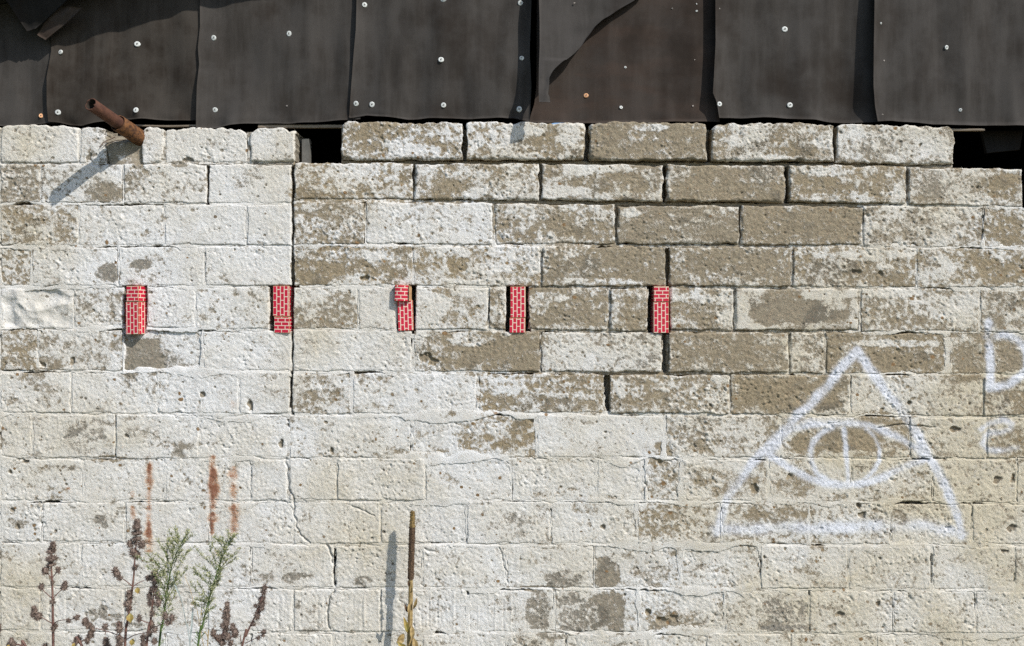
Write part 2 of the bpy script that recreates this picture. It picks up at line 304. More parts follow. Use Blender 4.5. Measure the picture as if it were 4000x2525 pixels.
# sprayed silver-white lines
def Z3(l): return [(1655.5 + x * .32478, 800.7 + y * .32478) for x, y in l]
def Z2(l): return [(2227.4 + x * .23764, 722.4 + y * .23764) for x, y in l]
for pts, hw, k in [
    (Z3([(1110,85),(1010,180),(900,330),(780,450),(680,540),(560,680),(450,790),(350,890),(220,1060),(150,1200),(120,1300),(95,1390)]), 12, 1.0),
    (Z3([(1110,85),(1200,200),(1310,360),(1420,500),(1490,590),(1560,720),(1620,830),(1700,960),(1770,1120),(1820,1230),(1850,1330),(1860,1420)]), 12, 1.0),
    (Z3([(90,1370),(400,1365),(760,1360),(1200,1350),(1600,1345),(1860,1390)]), 17, .74),
    (Z3([(530,720),(470,800)]), 16, 1.0),(Z3([(1560,770),(1580,830)]), 16, .9),
    (Z3([(540,720),(640,635),(760,610),(900,605),(1040,600),(1200,620),(1330,670),(1450,730),(1570,800)]), 10, .85),
    (Z3([(700,585),(850,575),(1080,580)]), 7, .55),
    (Z3([(460,820),(600,910),(740,990),(870,1030),(1000,1050),(1130,1040),(1300,990),(1440,920),(1600,860)]), 10, .95),
    (Z3([(930,630),(850,670),(795,730),(770,800),(775,880),(820,960),(900,1030)]), 8, .85),
    (Z3([(1170,640),(1240,700),(1270,780),(1268,870),(1230,940),(1160,1010)]), 6, .75),
    (Z3([(1010,640),(1025,780),(1035,900),(1045,1040)]), 6.5, .95),
    (Z2([(405,160),(408,260),(420,400),(425,550),(430,700),(415,800)]), 10, .95),
    (Z2([(400,300),(560,275),(680,310),(750,380),(800,480),(790,600),(720,690),(600,770),(450,800)]), 10, .9),
    (Z2([(330,1220),(420,1150),(560,1120),(630,1150),(620,1205),(530,1240),(420,1250),(370,1290),(350,1360),(400,1410),(480,1425),(580,1415),(700,1390)]), 9, .60)]:
    a, b = around(pts, hw * 3)
    d = seg_dist(GX[:, b] + 1.0 * n8[a, b], GY[a] + 1.0 * n14[a, b], pts)
    m = np.exp(-(d / (hw * 1.18)) ** 2 * 1.05) * k
    m = np.clip((m - .05) * 1.2, 0, 1) * np.clip(.88 + .14 * n30[a, b] + .08 * n14[a, b], .4, 1.1)
    spray[a, b] = np.maximum(spray[a, b], m)
H += .0002 * spray
# yellowing / soiling of the paint
dirt = .22 + .12 * sstep(560, 900, GX) + .13 * n160 + .10 * n60 + .06 * n14
dirt = dirt + .34 * sstep(1350, 2250, GX) * sstep(560, 1000, GY) + .28 * np.exp(-np.maximum(GX, 0) / 120) + .10 * sstep(900, 1500, GX)
for (cx, cy, rx, ry, k) in [(60,540,110,60,.3),(1600,1180,140,110,.35),(2130,1190,160,30,.45),(90,1400,110,90,.3),(1640,1220,120,60,.3),(2330,1120,120,80,.15),(60,345,40,50,.25),(130,1130,140,60,.15),(1330,1080,120,16,.2),(2000,1080,160,20,.4)]:
    dirt = dirt + k * np.exp(-((GX - cx) / rx) ** 2 - ((GY - cy) / ry) ** 2)
dirt = np.clip(dirt, 0, 1).astype(np.float32)
greyd = np.clip(.25 + .22 * nd + .18 * n14 + .12 * n60, 0, 1).astype(np.float32)     # thin grey lichen film in the pores

def set_attrs(o, x, y, pnt, extra=None):
    n = len(o.data.vertices)
    A = np.zeros((n, 4), np.float32); B = np.zeros((n, 4), np.float32)
    m = len(x)
    A[:m, 0] = pnt; A[:m, 1] = samp(tan, x, y); A[:m, 2] = samp(dirt, x, y); A[:m, 3] = samp(rust, x, y)
    B[:m, 0] = samp(spray, x, y); B[:m, 1] = samp(pebble, x, y); B[:m, 2] = samp(greyd, x, y); B[:m, 3] = 1 if extra is None else extra
    for nm, D in (('mask_a', A), ('mask_b', B)):
        at = o.data.attributes.new(nm, 'FLOAT_COLOR', 'POINT'); at.data.foreach_set('color', D.ravel())

# ------------------------------------------------------------------ materials
class M:
    def __init__(s, name, rough=.9, spec=.3):
        s.m = bpy.data.materials.new(name); s.m.use_nodes = True; s.t = s.m.node_tree
        s.b = s.t.nodes['Principled BSDF']; s.b.inputs['Roughness'].default_value = rough; s.b.inputs['Specular IOR Level'].default_value = spec
    def n(s, typ, **kw):
        x = s.t.nodes.new('ShaderNode' + typ)
        for k, v in kw.items():
            if k in x.inputs: x.inputs[k].default_value = v
            else: setattr(x, k, v)
        return x
    def l(s, a, b): s.t.links.new(a, b)
    def math(s, op, a, b=None, c=None, clamp=False):
        x = s.t.nodes.new('ShaderNodeMath'); x.operation = op; x.use_clamp = clamp
        for i, v in enumerate((a, b, c)):
            if v is None: continue
            if isinstance(v, (int, float)): x.inputs[i].default_value = v
            else: s.l(v, x.inputs[i])
        return x.outputs[0]
    def mix(s, f, a, b, mode='MIX'):
        x = s.t.nodes.new('ShaderNodeMix'); x.data_type = 'RGBA'; x.blend_type = mode
        for sock, v in ((x.inputs[0], f), (x.inputs[6], a), (x.inputs[7], b)):
            if isinstance(v, (int, float)): sock.default_value = v
            elif isinstance(v, tuple): sock.default_value = (*v, 1) if len(v) == 3 else v
            else: s.l(v, sock)
        return x.outputs[2]
    def pos(s): return s.n('NewGeometry').outputs['Position']
    def noise(s, scale, detail=4, vec=None, rough=.6, sx=None):
        x = s.n('TexNoise', Scale=scale, Detail=detail, Roughness=rough)
        v = vec if vec is not None else s.pos()
        if sx:
            mp = s.n('Mapping'); mp.inputs['Scale'].default_value = sx; s.l(v, mp.inputs['Vector']); v = mp.outputs[0]
        s.l(v, x.inputs['Vector']); return x.outputs['Fac']
    def ramp(s, f, a, b, lo=0.0, hi=1.0):
        x = s.n('MapRange'); x.interpolation_type = 'SMOOTHSTEP'
        x.inputs['From Min'].default_value = a; x.inputs['From Max'].default_value = b; x.inputs['To Min'].default_value = lo; x.inputs['To Max'].default_value = hi
        s.l(f, x.inputs['Value']); return x.outputs[0]
    def color(s, c):
        if isinstance(c, tuple): s.b.inputs['Base Color'].default_value = (*c, 1)
        else: s.l(c, s.b.inputs['Base Color'])
    def bump(s, h, strength=.5, dist=.002):
        x = s.n('Bump', Strength=strength, Distance=dist); s.l(h, x.inputs['Height']); s.l(x.outputs[0], s.b.inputs['Normal'])

def wall_mat():
    k = M('peeling_limewash_block', .92, .2)
    a = k.n('Attribute', attribute_name='mask_a'); b = k.n('Attribute', attribute_name='mask_b')
    sa = k.n('SeparateColor'); k.l(a.outputs['Color'], sa.inputs[0]); sb = k.n('SeparateColor'); k.l(b.outputs['Color'], sb.inputs[0])
    paint_, tan_, dirt_, rust_ = sa.outputs[0], sa.outputs[1], sa.outputs[2], a.outputs['Alpha']
    spray_, peb_, grey_ = sb.outputs[0], sb.outputs[1], sb.outputs[2]
    f1 = k.noise(240, 5, rough=.72); f2 = k.noise(620, 3, rough=.7)
    f3 = k.noise(60, 5); f4 = k.noise(9, 4)
    fm = k.math('ADD', k.math('MULTIPLY', k.math('SUBTRACT', f1, .5), .95), k.math('MULTIPLY', k.math('SUBTRACT', f2, .5), .75))
    p = k.ramp(k.math('ADD', paint_, fm), .43, .555)
    bare = k.mix(tan_, (.262, .253, .222), (.312, .258, .168))
    bare = k.mix(1.0, bare, k.mix(k.ramp(f2, .3, .7), (.60, .59, .57), (1.38, 1.37, 1.35)), 'MULTIPLY')
    bare = k.mix(1.0, bare, k.mix(k.ramp(f3, .3, .7), (.80, .80, .81), (1.16, 1.15, 1.13)), 'MULTIPLY')
    bare = k.mix(k.math('MULTIPLY', k.ramp(k.math('ADD', grey_, k.math('MULTIPLY', k.math('SUBTRACT', f1, .5), 1.2)), .38, .85), .62), bare, (.115, .112, .092))
    white = k.mix(dirt_, (.80, .795, .768), (.64, .575, .43))
    white = k.mix(k.math('MULTIPLY', k.ramp(f3, .42, .72), k.math('MULTIPLY', grey_, .55)), white, (.50, .49, .465))
    white = k.mix(1.0, white, k.mix(f4, (.90, .90, .90), (1.05, 1.05, 1.05)), 'MULTIPLY')
    white = k.mix(k.ramp(k.math('ADD', paint_, k.math('MULTIPLY', k.math('SUBTRACT', f3, .5), .25)), .46, .63, .42, 0), white, (.50, .445, .35))   # whitewash worn thin, the block tinting through
    col = k.mix(k.math('MULTIPLY', p, .97), bare, white)
    pc = k.mix(f4, (.13, .085, .045), (.34, .19, .075))
    col = k.mix(k.ramp(peb_, .2, .6, 0, .85), col, pc)
    rc = k.mix(k.ramp(rust_, .3, 1.0), (.52, .235, .07), (.23, .066, .016))
    col = k.mix(k.ramp(k.math('ADD', rust_, k.math('MULTIPLY', k.math('SUBTRACT', f2, .5), 3.6)), .22, .78, 0, .92), col, rc)
    sp = k.ramp(k.math('ADD', spray_, k.math('MULTIPLY', k.math('SUBTRACT', f2, .5), 2.0)), .17, 1.0, 0, .84)
    col = k.mix(sp, col, (.78, .80, .86))
    k.color(col)
    k.l(k.math('SUBTRACT', .92, k.math('MULTIPLY', sp, .42)), k.b.inputs['Roughness'])
    v = k.n('TexVoronoi', Scale=330.0); k.l(k.pos(), v.inputs['Vector'])
    h = k.math('ADD', f1, k.math('MULTIPLY', k.ramp(v.outputs['Distance'], .05, .4), .35))
    h = k.math('ADD', h, k.math('MULTIPLY', f2, .6))
    h = k.math('ADD', h, k.math('MULTIPLY', p, .12))
    k.bump(h, .8, .0034)
    return k.m
MW = wall_mat()
def felt_mat(name, ca, cb, brown):
    k = M(name, .9, .12)
    f = k.noise(7, 6, rough=.65); g = k.noise(5, 4, sx=(6, 1, .7)); h = k.noise(700, 2); s2 = k.noise(2.3, 5)
    col = k.mix(k.ramp(f, .36, .64), ca, cb)
    col = k.mix(k.ramp(g, .35, .72, 0, .55), col, tuple(x * 1.35 for x in cb))
    if brown: col = k.mix(k.ramp(k.noise(5, 4, sx=(.8, 1, 3)), .42, .70, 0, .38), col, (.075, .047, .034))
    col = k.mix(k.ramp(s2, .50, .66, 0, .75), col, (.0205, .0145, .0105))
    col = k.mix(1.0, col, k.mix(h, (.75, .75, .75), (1.25, 1.25, 1.25)), 'MULTIPLY')
    k.color(col); k.bump(k.math('ADD', k.math('MULTIPLY', h, .5), f), .25, .0015)
    return k.m
MF = felt_mat('roofing_felt', (.035, .0300, .0255), (.054, .0485, .0435), 0)
MFS = felt_mat('roofing_felt_stained', (.024, .0180, .0135), (.050, .043, .036), 0)
MFL = felt_mat('roofing_felt_flap', (.038, .034, .030), (.052, .047, .043), 0)  # greyer, more even felt for the torn flap
MFB = felt_mat('roofing_felt_brown', (.038, .028, .022), (.048, .039, .033), 1)
def simple(name, a, b, scale, rough=.8, spec=.3, metal=0, bump=.3, sx=None):
    k = M(name, rough, spec); f = k.noise(scale, 5, sx=sx)
    k.color(k.mix(k.ramp(f, .3, .7), a, b)); k.b.inputs['Metallic'].default_value = metal
    if bump: k.bump(f, bump, .002)
    return k.m
MRUST = simple('rusty_steel', (.065, .028, .019), (.12, .052, .030), 45, .85)
MRUST2 = simple('rusty_sleeve', (.050, .024, .014), (.20, .088, .032), 110, .85)
MPIPEIN = simple('dark_pipe_bore', (.018, .013, .010), (.035, .024, .016), 40, .95)  # near-black inner face of the pipe
MNAIL = simple('pale_nail_cap', (.44, .45, .42), (.70, .71, .67), 300, .45, .5, 0, 0)
MNAILR = simple('orange_nail_cap', (.60, .30, .14), (.75, .42, .22), 300, .5, .5, 0, 0)
MNAILD = simple('nail_shank_head', (.16, .14, .12), (.28, .25, .22), 300, .5, .5, .5, 0)
MWOOD = simple('weathered_wood', (.16, .125, .09), (.30, .25, .19), 18, .85, sx=(1, 8, 8))
MWOODG = simple('grey_wood', (.09, .088, .08), (.15, .145, .13), 18, .9)
MFSHADE = felt_mat('felt_painted_shade', (.012, .011, .010), (.018, .017, .016), 0)  # shade put into the colour of the drooping felt and hanging board
MDARK = simple('darkened_loft', (.035, .030, .026), (.06, .05, .042), 9, .95)  # loft colour made dark so the gaps read as unlit
MROOF = simple('roof_felt_underside', (.030, .027, .025), (.05, .045, .04), 12, .9)
MGROUND = simple('dry_soil_and_grass', (.055, .062, .03), (.10, .10, .05), 3, .95)
MSTEM = simple('purple_brown_stem', (.11, .055, .045), (.20, .115, .09), 60, .7, bump=0)
MSEED = simple('seed_whorl', (.090, .064, .052), (.24, .18, .145), 120, .85, bump=0)
MLEAFY = simple('yellowing_leaf', (.34, .22, .06), (.27, .23, .07), 60, .6, bump=0)
MGREEN = simple('green_stem', (.06, .10, .03), (.11, .16, .05), 60, .6, bump=0)
MSPRAY = simple('green_flower_bud', (.17, .195, .08), (.46, .44, .25), 170, .7, bump=0)
MLEAFG = simple('narrow_green_leaf', (.06, .11, .03), (.13, .18, .06), 60, .6, bump=0)
MGRASS = simple('blue_grey_grass', (.28, .32, .30), (.42, .46, .44), 30, .5, bump=0)
MSTRAW = simple('straw', (.36, .26, .12), (.50, .38, .20), 30, .6, bump=0)
MSPIKE = simple('dried_spike', (.040, .024, .015), (.15, .095, .055), 260, .9, bump=0)
MSPIKET = simple('dried_spike_tip', (.16, .105, .04), (.27, .19, .075), 260, .9, bump=0)
MSTALK = simple('dry_yellow_stalk', (.20, .135, .055), (.36, .26, .11), 90, .7)
def toy_mat():
    k = M('brick_printed_card', .42, .45)
    uv = k.n('UVMap'); uv.uv_map = 'UVMap'
    wob = k.n('TexNoise', Scale=.35, Detail=1.0); k.l(uv.outputs[0], wob.inputs['Vector'])
    sub = k.n('VectorMath', operation='SUBTRACT'); k.l(wob.outputs['Color'], sub.inputs[0]); sub.inputs[1].default_value = (.5, .5, .5)
    sc = k.n('VectorMath', operation='SCALE'); k.l(sub.outputs[0], sc.inputs[0]); sc.inputs['Scale'].default_value = 1.5
    ad = k.n('VectorMath', operation='ADD'); k.l(uv.outputs[0], ad.inputs[0]); k.l(sc.outputs[0], ad.inputs[1])
    br = k.n('TexBrick'); k.l(ad.outputs[0], br.inputs['Vector'])
    for nme, v in (('Scale', 1.0), ('Mortar Size', 1.1), ('Mortar Smooth', .3), ('Bias', 0), ('Brick Width', 17.4), ('Row Height', 9.0)): br.inputs[nme].default_value = v
    br.inputs['Color1'].default_value = (.50, .010, .036, 1); br.inputs['Color2'].default_value = (.57, .013, .045, 1); br.inputs['Mortar'].default_value = (.74, .60, .47, 1)
    k.color(br.outputs['Color']); return k.m
MTOY = toy_mat()
MKRAFT = simple('kraft_card_edge', (.34, .19, .09), (.46, .28, .14), 80, .8, bump=0)

# ------------------------------------------------------------------ ground, room behind the wall
g = mesh_obj('ground', [(-60, -60, 0), (60, -60, 0), (60, 60, 0), (-60, 60, 0)], [(0, 1, 2, 3)], MGROUND); tag(g, kind='structure')

# ------------------------------------------------------------------ the wall
wall = empty('block_wall', (0, 0, 0))
tag(wall, 'long wall of painted concrete blocks, the white limewash peeling off in patches', 'wall')
def recess(x, y): return grid2(QV, x, y)
DEEP = {(0, 1090): 3, (0, 1380): 5, (0, 1667): 6, (0, 1963): 4, (1, 487): 3, (1, 1563): 5, (1, 1850): 5, (3, 1569): 4, (5, 1565): 6, (6, 1426): 6}
VJ = []                                    # vertical joints: row, x, half gap, recess(mm)
def wob(n, amp, seed, cell=9):
    z = noise(cell, seed, h=4, wd=n + 8)[0][:n]; z2 = noise(3, seed + 1, h=4, wd=n + 8)[0][:n]
    return amp * (.8 * z + .45 * z2)
def build_block(r, x0, x1, seed, first, last):
    vis = x1 > -20 and x0 < 2430 and r <= 12
    st = 2.0 if vis else 7.0
    xm = (x0 + x1) / 2; ym = float((rowy(r, xm) + rowy(r + 1, xm)) / 2)
    rc = float(recess(np.float64(xm), np.float64(ym)))
    gy = 2.0 + np.clip(rc, 0, 15) / 15 * 3.0
    gl = 1.6 + np.clip(rc, 0, 15) / 15 * 1.2
    nx = max(6, int((x1 - x0) / st)); ny = max(5, int(95 / st))
    u = np.linspace(0, 1, nx + 1); v = np.linspace(0, 1, ny + 1)
    X = np.zeros((ny + 1, nx + 1)); rgn = np.random.default_rng(seed)
    wa = 1.0 if rc < 3 else 1.3
    wl = wob(ny + 1, wa, seed * 7 + 1); wr = wob(ny + 1, wa, seed * 7 + 2); wt = wob(nx + 1, wa, seed * 7 + 3, 12); wb = wob(nx + 1, wa, seed * 7 + 4, 12)
    xl, xr = x0 + gl, x1 - gl
    X = xl + u[None, :] * (xr - xl) + (1 - u)[None, :] ** 3 * wl[:, None] + u[None, :] ** 3 * wr[:, None]
    top = rowy(r, X) + gy; bot = rowy(r + 1, X) - gy
    if r == 0: top = top - gy + 1.5
    tl = rgn.normal(0, 1.0); tr = rgn.normal(0, 1.0)
    Y = top + v[:, None] * (bot - top) + (1 - v)[:, None] ** 3 * (wt[None, :] + tl * (1 - u) + tr * u) + v[:, None] ** 3 * wb[None, :]
    if r == 0:
        brk = wob(nx + 1, 2.2, seed * 7 + 5, 26); Y = Y + (1 - v)[:, None] ** 2 * (np.maximum(brk, -1.5) + 1)[None, :]
        cr_ = rgn.uniform(2, 9, 2); Y = Y + (1 - v)[:, None] ** 2 * (cr_[0] * np.exp(-(X - xl) / 7) + cr_[1] * np.exp(-(xr - X) / 7))
    wpx = xr - xl; hpx = (bot - top)
    dx = np.minimum(X - xl, xr - X); dy = np.minimum(v[:, None] * hpx, (1 - v)[:, None] * hpx)
    nz = samp(n14, X, Y)
    R = np.clip((2.2 + 2.4 * np.clip(rc, 0, 15) / 15 + (1.2 if r == 0 else 0)) * (1 + .6 * nz), 1.0, 10)
    qx = np.maximum(R - dx, 0); qy = np.maximum(R - dy, 0); q = np.minimum(np.hypot(qx, qy), R)
    drop = (R - np.sqrt(np.maximum(R * R - q * q, 0))) * S * .9
    off_ = .0007 if rc < 3 else .0018
    h = samp(H, X, Y) - drop + rgn.normal(0, off_) + (X - xm) / wpx * rgn.normal(0, off_)
    h = np.where(q >= R * .98, np.minimum(h, -R * S * .8), h)
    nv = (nx + 1) * (ny + 1)
    idx = np.arange(nv).reshape(ny + 1, nx + 1)
    co = np.stack([(X - 1204) * S, -h, ZC + (760 - Y) * S], -1).reshape(-1, 3)
    f = np.stack([idx[:-1, :-1], idx[1:, :-1], idx[1:, 1:], idx[:-1, 1:]], -1).reshape(-1, 4)
    ring = np.concatenate([idx[0, :], idx[1:, -1], idx[-1, -2::-1], idx[-2:0:-1, 0]])
    nr = len(ring); base = nv; cos = [co]; fs = [f]; prev = ring
    for j, yy in enumerate((.018, .05, .12)):
        c2 = co[ring].copy(); c2[:, 1] = yy
        c2[:, 0] += rgn.normal(0, .0008, nr); c2[:, 2] += rgn.normal(0, .0008, nr)
        cur = np.arange(base, base + nr); base += nr
        cos.append(c2); fs.append(np.stack([prev, np.roll(prev, -1), np.roll(cur, -1), cur], -1)); prev = cur
    co = np.concatenate(cos); f = np.concatenate(fs)
    # back face closed with a fan of quads
    o = mesh_obj('block', co, f, MW, wall, smooth=True, origin=((xm - 1204) * S, 0.06, ZC + (760 - ym) * S))
    xx = co[:, 0] / S + 1204; yy = 760 - (co[:, 2] - ZC) / S
    pn = samp(paint, xx, yy); pn[nv:] *= np.where(co[nv:, 1] < .03, .5, .0)
    set_attrs(o, xx, yy, pn)
sd = 1
for r, row in enumerate(BL):
    for i, (x0, x1, c, t, rr) in enumerate(row):
        sd += 1
        build_block(r, x0, x1, sd, i == 0, i == len(row) - 1)
        VJ.append((r, x0)); VJ.append((r, x1))

# mortar: one bed sheet, pressed in, flush or smeared proud from place to place
SLOTS = [(291, 345, 671, 789), (633, 689, 668, 792), (934, 977, 672, 783), (1190, 1242, 672, 786), (1524, 1577, 672, 786)]
def build_mortar():
    xs = np.concatenate([np.arange(-690, -22, 8.), np.arange(-22, 2432, 2.), np.arange(2432, 3090, 8.)])
    ys = np.concatenate([np.arange(296, 1532, 2.), np.arange(1532, 1837, 7.)])
    X, Y = np.meshgrid(xs, ys)
    rec = recess(X, Y) + .7 * samp(n160, X, Y) + .6 * samp(n30, X, Y)
    deep = np.clip(rec, 0, 8) / 8
    wnoise = samp(n30, X, Y); wn2 = samp(n14, X, Y); wn3 = samp(n60, X, Y)
    dh = np.full(X.shape, 999.); below = np.zeros(X.shape)
    for r in range(1, 17):
        d = Y - rowy(r, X); m = np.abs(d) < np.abs(dh); dh = np.where(m, d, dh)
    wh = np.clip((8.5 + 4.0 * wn3 + 3.2 * wnoise + 1.6 * wn2) * (1 - deep) + 5.5 * deep, 3.0, 20)
    shift = (3.2 * samp(nd, X, Y)) * (1 - deep)
    tex = (.0003 * samp(n14, X, Y) + .00012 * samp(n5, X, Y) + .0006 * samp(n30, X, Y))
    eh = np.abs(dh - shift) - wh
    hh = -(rec + .9 * (1 - deep)) * .001 + tex + .0005 * samp(n60, X, Y) - np.where((dh - shift < 0) & (deep < .5), .0030 * sstep(-10, 3, eh) + .03 * sstep(2, 6, eh), sstep(-.5, 2.2, eh + .9 * samp(n5, X, Y)) * .03)
    hv = np.full(X.shape, -.2)
    for (r, xj) in VJ:
        i0, i1 = np.searchsorted(xs, xj - 16), np.searchsorted(xs, xj + 16)
        if i1 <= i0: continue
        ym0, ym1 = rowy(r, xj) - 3, rowy(r + 1, xj) + 3
        j0, j1 = np.searchsorted(ys, ym0), np.searchsorted(ys, ym1)
        if j1 <= j0: continue
        sl = (slice(j0, j1), slice(i0, i1))
        w_ = np.clip((4.6 + 2.4 * wnoise[sl] + 1.6 * wn2[sl]) * (1 - deep[sl]) + 4 * deep[sl], 1.8, 12)
        e = np.abs(X[sl] - xj) - w_
        extra = 0.
        for (rr, xd), kk in DEEP.items():
            if rr == r and abs(xd - xj) < 6: extra = .02 + .004 * kk
        if abs(xj - 688) < 6 and r <= 7: extra = .018
        hv[sl] = np.maximum(hv[sl], -(rec[sl] + 1.7) * .001 + tex[sl] - extra - sstep(-.5, 2.4, e + .8 * samp(n5, X[sl], Y[sl])) * .03)
    h = np.maximum(hh, hv)
    # wide crack between the two wings of the wall
    m = (np.abs(X - 687 - 1.6 * samp(n30, X, np.full_like(Y, 500) + Y * .9)) < 2.6) & (Y > 385) & (Y < 1085)
    h = np.where(m, np.minimum(h, -.035), h)
    m = (np.abs(X - 687) < 16) & (np.abs(Y - 668) < 16); h = np.where(m, np.minimum(h, -.03), h)
    for (xd, y0, y1, hw) in [(1425, 884, 930, 3.5), (1565, 788, 878, 4.5), (1563, 388, 474, 3), (487, 436, 484, 3.0), (1098, 1390, 1400, 4), (2190, 1303, 1372, 2.2), (786, 1290, 1380, 2.2), (1380, 300, 330, 5)]:
        m = (np.abs(X - xd) < hw + .8 * samp(n8, X, Y)) & (Y > y0) & (Y < y1); h = np.where(m, np.minimum(h, -.045), h)
    # hairline shrinkage cracks wandering along the joints
    off = shift + 5.0 * samp(n60, X, Y + 700) + 2.0 * samp(n14, X, Y)
    m = (np.abs(dh - off) < 1.35) & (samp(n160, X, Y) + .5 * samp(n30, X, Y) > -.35) & (deep < .5)
    h = np.where(m, h - .0032, h)
    h = h - samp(crackH, X, Y)
    # grey plug packed round the pipe
    m = (X > 249) & (X < 335) & (Y > 316) & (Y < 388)
    plug = -.007 + .0035 * samp(n30, X, Y) + .0025 * samp(n14, X, Y) - .02 * sstep(336, 318, Y) - .02 * (1 - sstep(0, 5, X - 249 + 2 * wn2)) * (Y > 345)
    h = np.where(m, plug, h)
    for (a, b, c_, d_) in SLOTS:
        m = (X > a - 1 + 1.5 * wn2) & (X < b + 1 + 1.5 * wn2) & (Y > c_ - 1) & (Y < d_ + 2)
        h = np.where(m, -.1, h)
    m = (X > 292) & (X < 336) & (Y > 655) & (Y < 675); h = np.where(m, np.minimum(h, -.02 + .004 * wn2), h)
    # face mask
    idx = np.arange(X.size).reshape(X.shape)
    f = np.stack([idx[:-1, :-1], idx[1:, :-1], idx[1:, 1:], idx[:-1, 1:]], -1).reshape(-1, 4)
    hm = h.ravel()
    near = np.minimum(np.abs(dh), 99) < 24
    vb = hv > -.1
    inslot = np.zeros(X.shape, bool)
    for (a, b, c_, d_) in SLOTS: inslot |= (X > a - 12) & (X < b + 12) & (Y > c_ - 12) & (Y < d_ + 12)
    inslot |= (X > 240) & (X < 345) & (Y > 314) & (Y < 395)
    keepv = (near & (hh > -.035)) | vb | inslot
    topy = np.where(X < 694, rowy(0, X) + 9, np.where(X < 800, rowy(1, X) + 1, np.where(X < 2246, rowy(0, X) + 9, rowy(1, X) + 1)))
    topy = np.where((X > 2246) & (X < 2405), rowy(1, X) + 1, topy); topy = np.where(X >= 2405, rowy(2, X), topy)
    keepv &= Y > topy
    kf = keepv.ravel()[f].any(1) & (Y > topy).ravel()[f].all(1)
    f = f[kf]
    used = np.unique(f); mp = np.full(X.size, -1); mp[used] = np.arange(len(used)); f = mp[f]
    x, y, hu = X.ravel()[used], Y.ravel()[used], hm[used]
    co = np.stack([(x - 1204) * S, -hu, ZC + (760 - y) * S], -1)
    o = mesh_obj('mortar', co, f, MW, wall, smooth=True, origin=(0, 0, 0))
    # paint on the mortar follows the paint round it, bare in deep joints
    mcov = np.clip(.97 - .10 * deep.ravel()[used] * 8 * .9 - .0, .06, .97)
    mcov = np.where((x > 249) & (x < 335) & (y > 316) & (y < 388), .06, mcov)
    reg = grid2(np.clip(1 - np.maximum(QV, 0) / 12, 0, 1).astype(np.float32), x, y)
    mcov = np.clip(np.minimum(mcov, reg * .97), .05, .97)
    lgm = np.log(mcov / (1 - mcov)) / 1.7
    pn = plevel(lgm, samp(N, x, y))
    pn = np.where(hu < -.012, pn * .2, pn)
    set_attrs(o, x, y, pn)
build_mortar()

# ------------------------------------------------------------------ gable cladding
YR = [(-700, 250), (-180, 45), (120, -32), (160, -44), (188, -45), (230, -50), (286, -65), (316, -79), (356, -88), (386, -96), (448, -104), (540, -130), (584, -139), (720, -173), (1120, -275), (1720, -425), (2520, -625), (3100, -770)]
def yroof(x): return np.interp(x, [p[0] for p in YR], [p[1] for p in YR])
# roof deck overhanging the gable
v = []; f = []
for i, (x, y) in enumerate(YR):
    for (d, dy) in ((101, 0), (101, -9), (-2600, -9), (-2600, 0)): v.append(P(x, y + dy, d))
for i in range(len(YR) - 1):
    for k_ in range(4):
        a, b = i * 4 + k_, i * 4 + (k_ + 1) % 4
        f.append((a, b, b + 4, a + 4))
f += [(0, 3, 2, 1), tuple((len(YR) - 1) * 4 + q for q in (0, 1, 2, 3))]
o = mesh_obj('roof', v, f, MROOF); tag(o, 'dark felted roof edge jutting out above the gable and throwing its shadow on the corner', 'roof')
# closed dark loft behind
v = []; f = []
for (x, y, d) in [(-690, 200, -86), (-690, 200, -2600), (3090, -760, -2600), (3090, -760, -86)]:
    v += [P(x, 1836, d), P(x, y, d)]
f = [(0, 1, 3, 2), (2, 3, 5, 4), (4, 5, 7, 6)]
v += [P(-690, 420, -90), P(3090, 420, -90), P(3090, 420, -2600), P(-690, 420, -2600)]; f.append((8, 9, 10, 11))
o = mesh_obj('loft_interior', v, f, MDARK); tag(o, kind='structure')

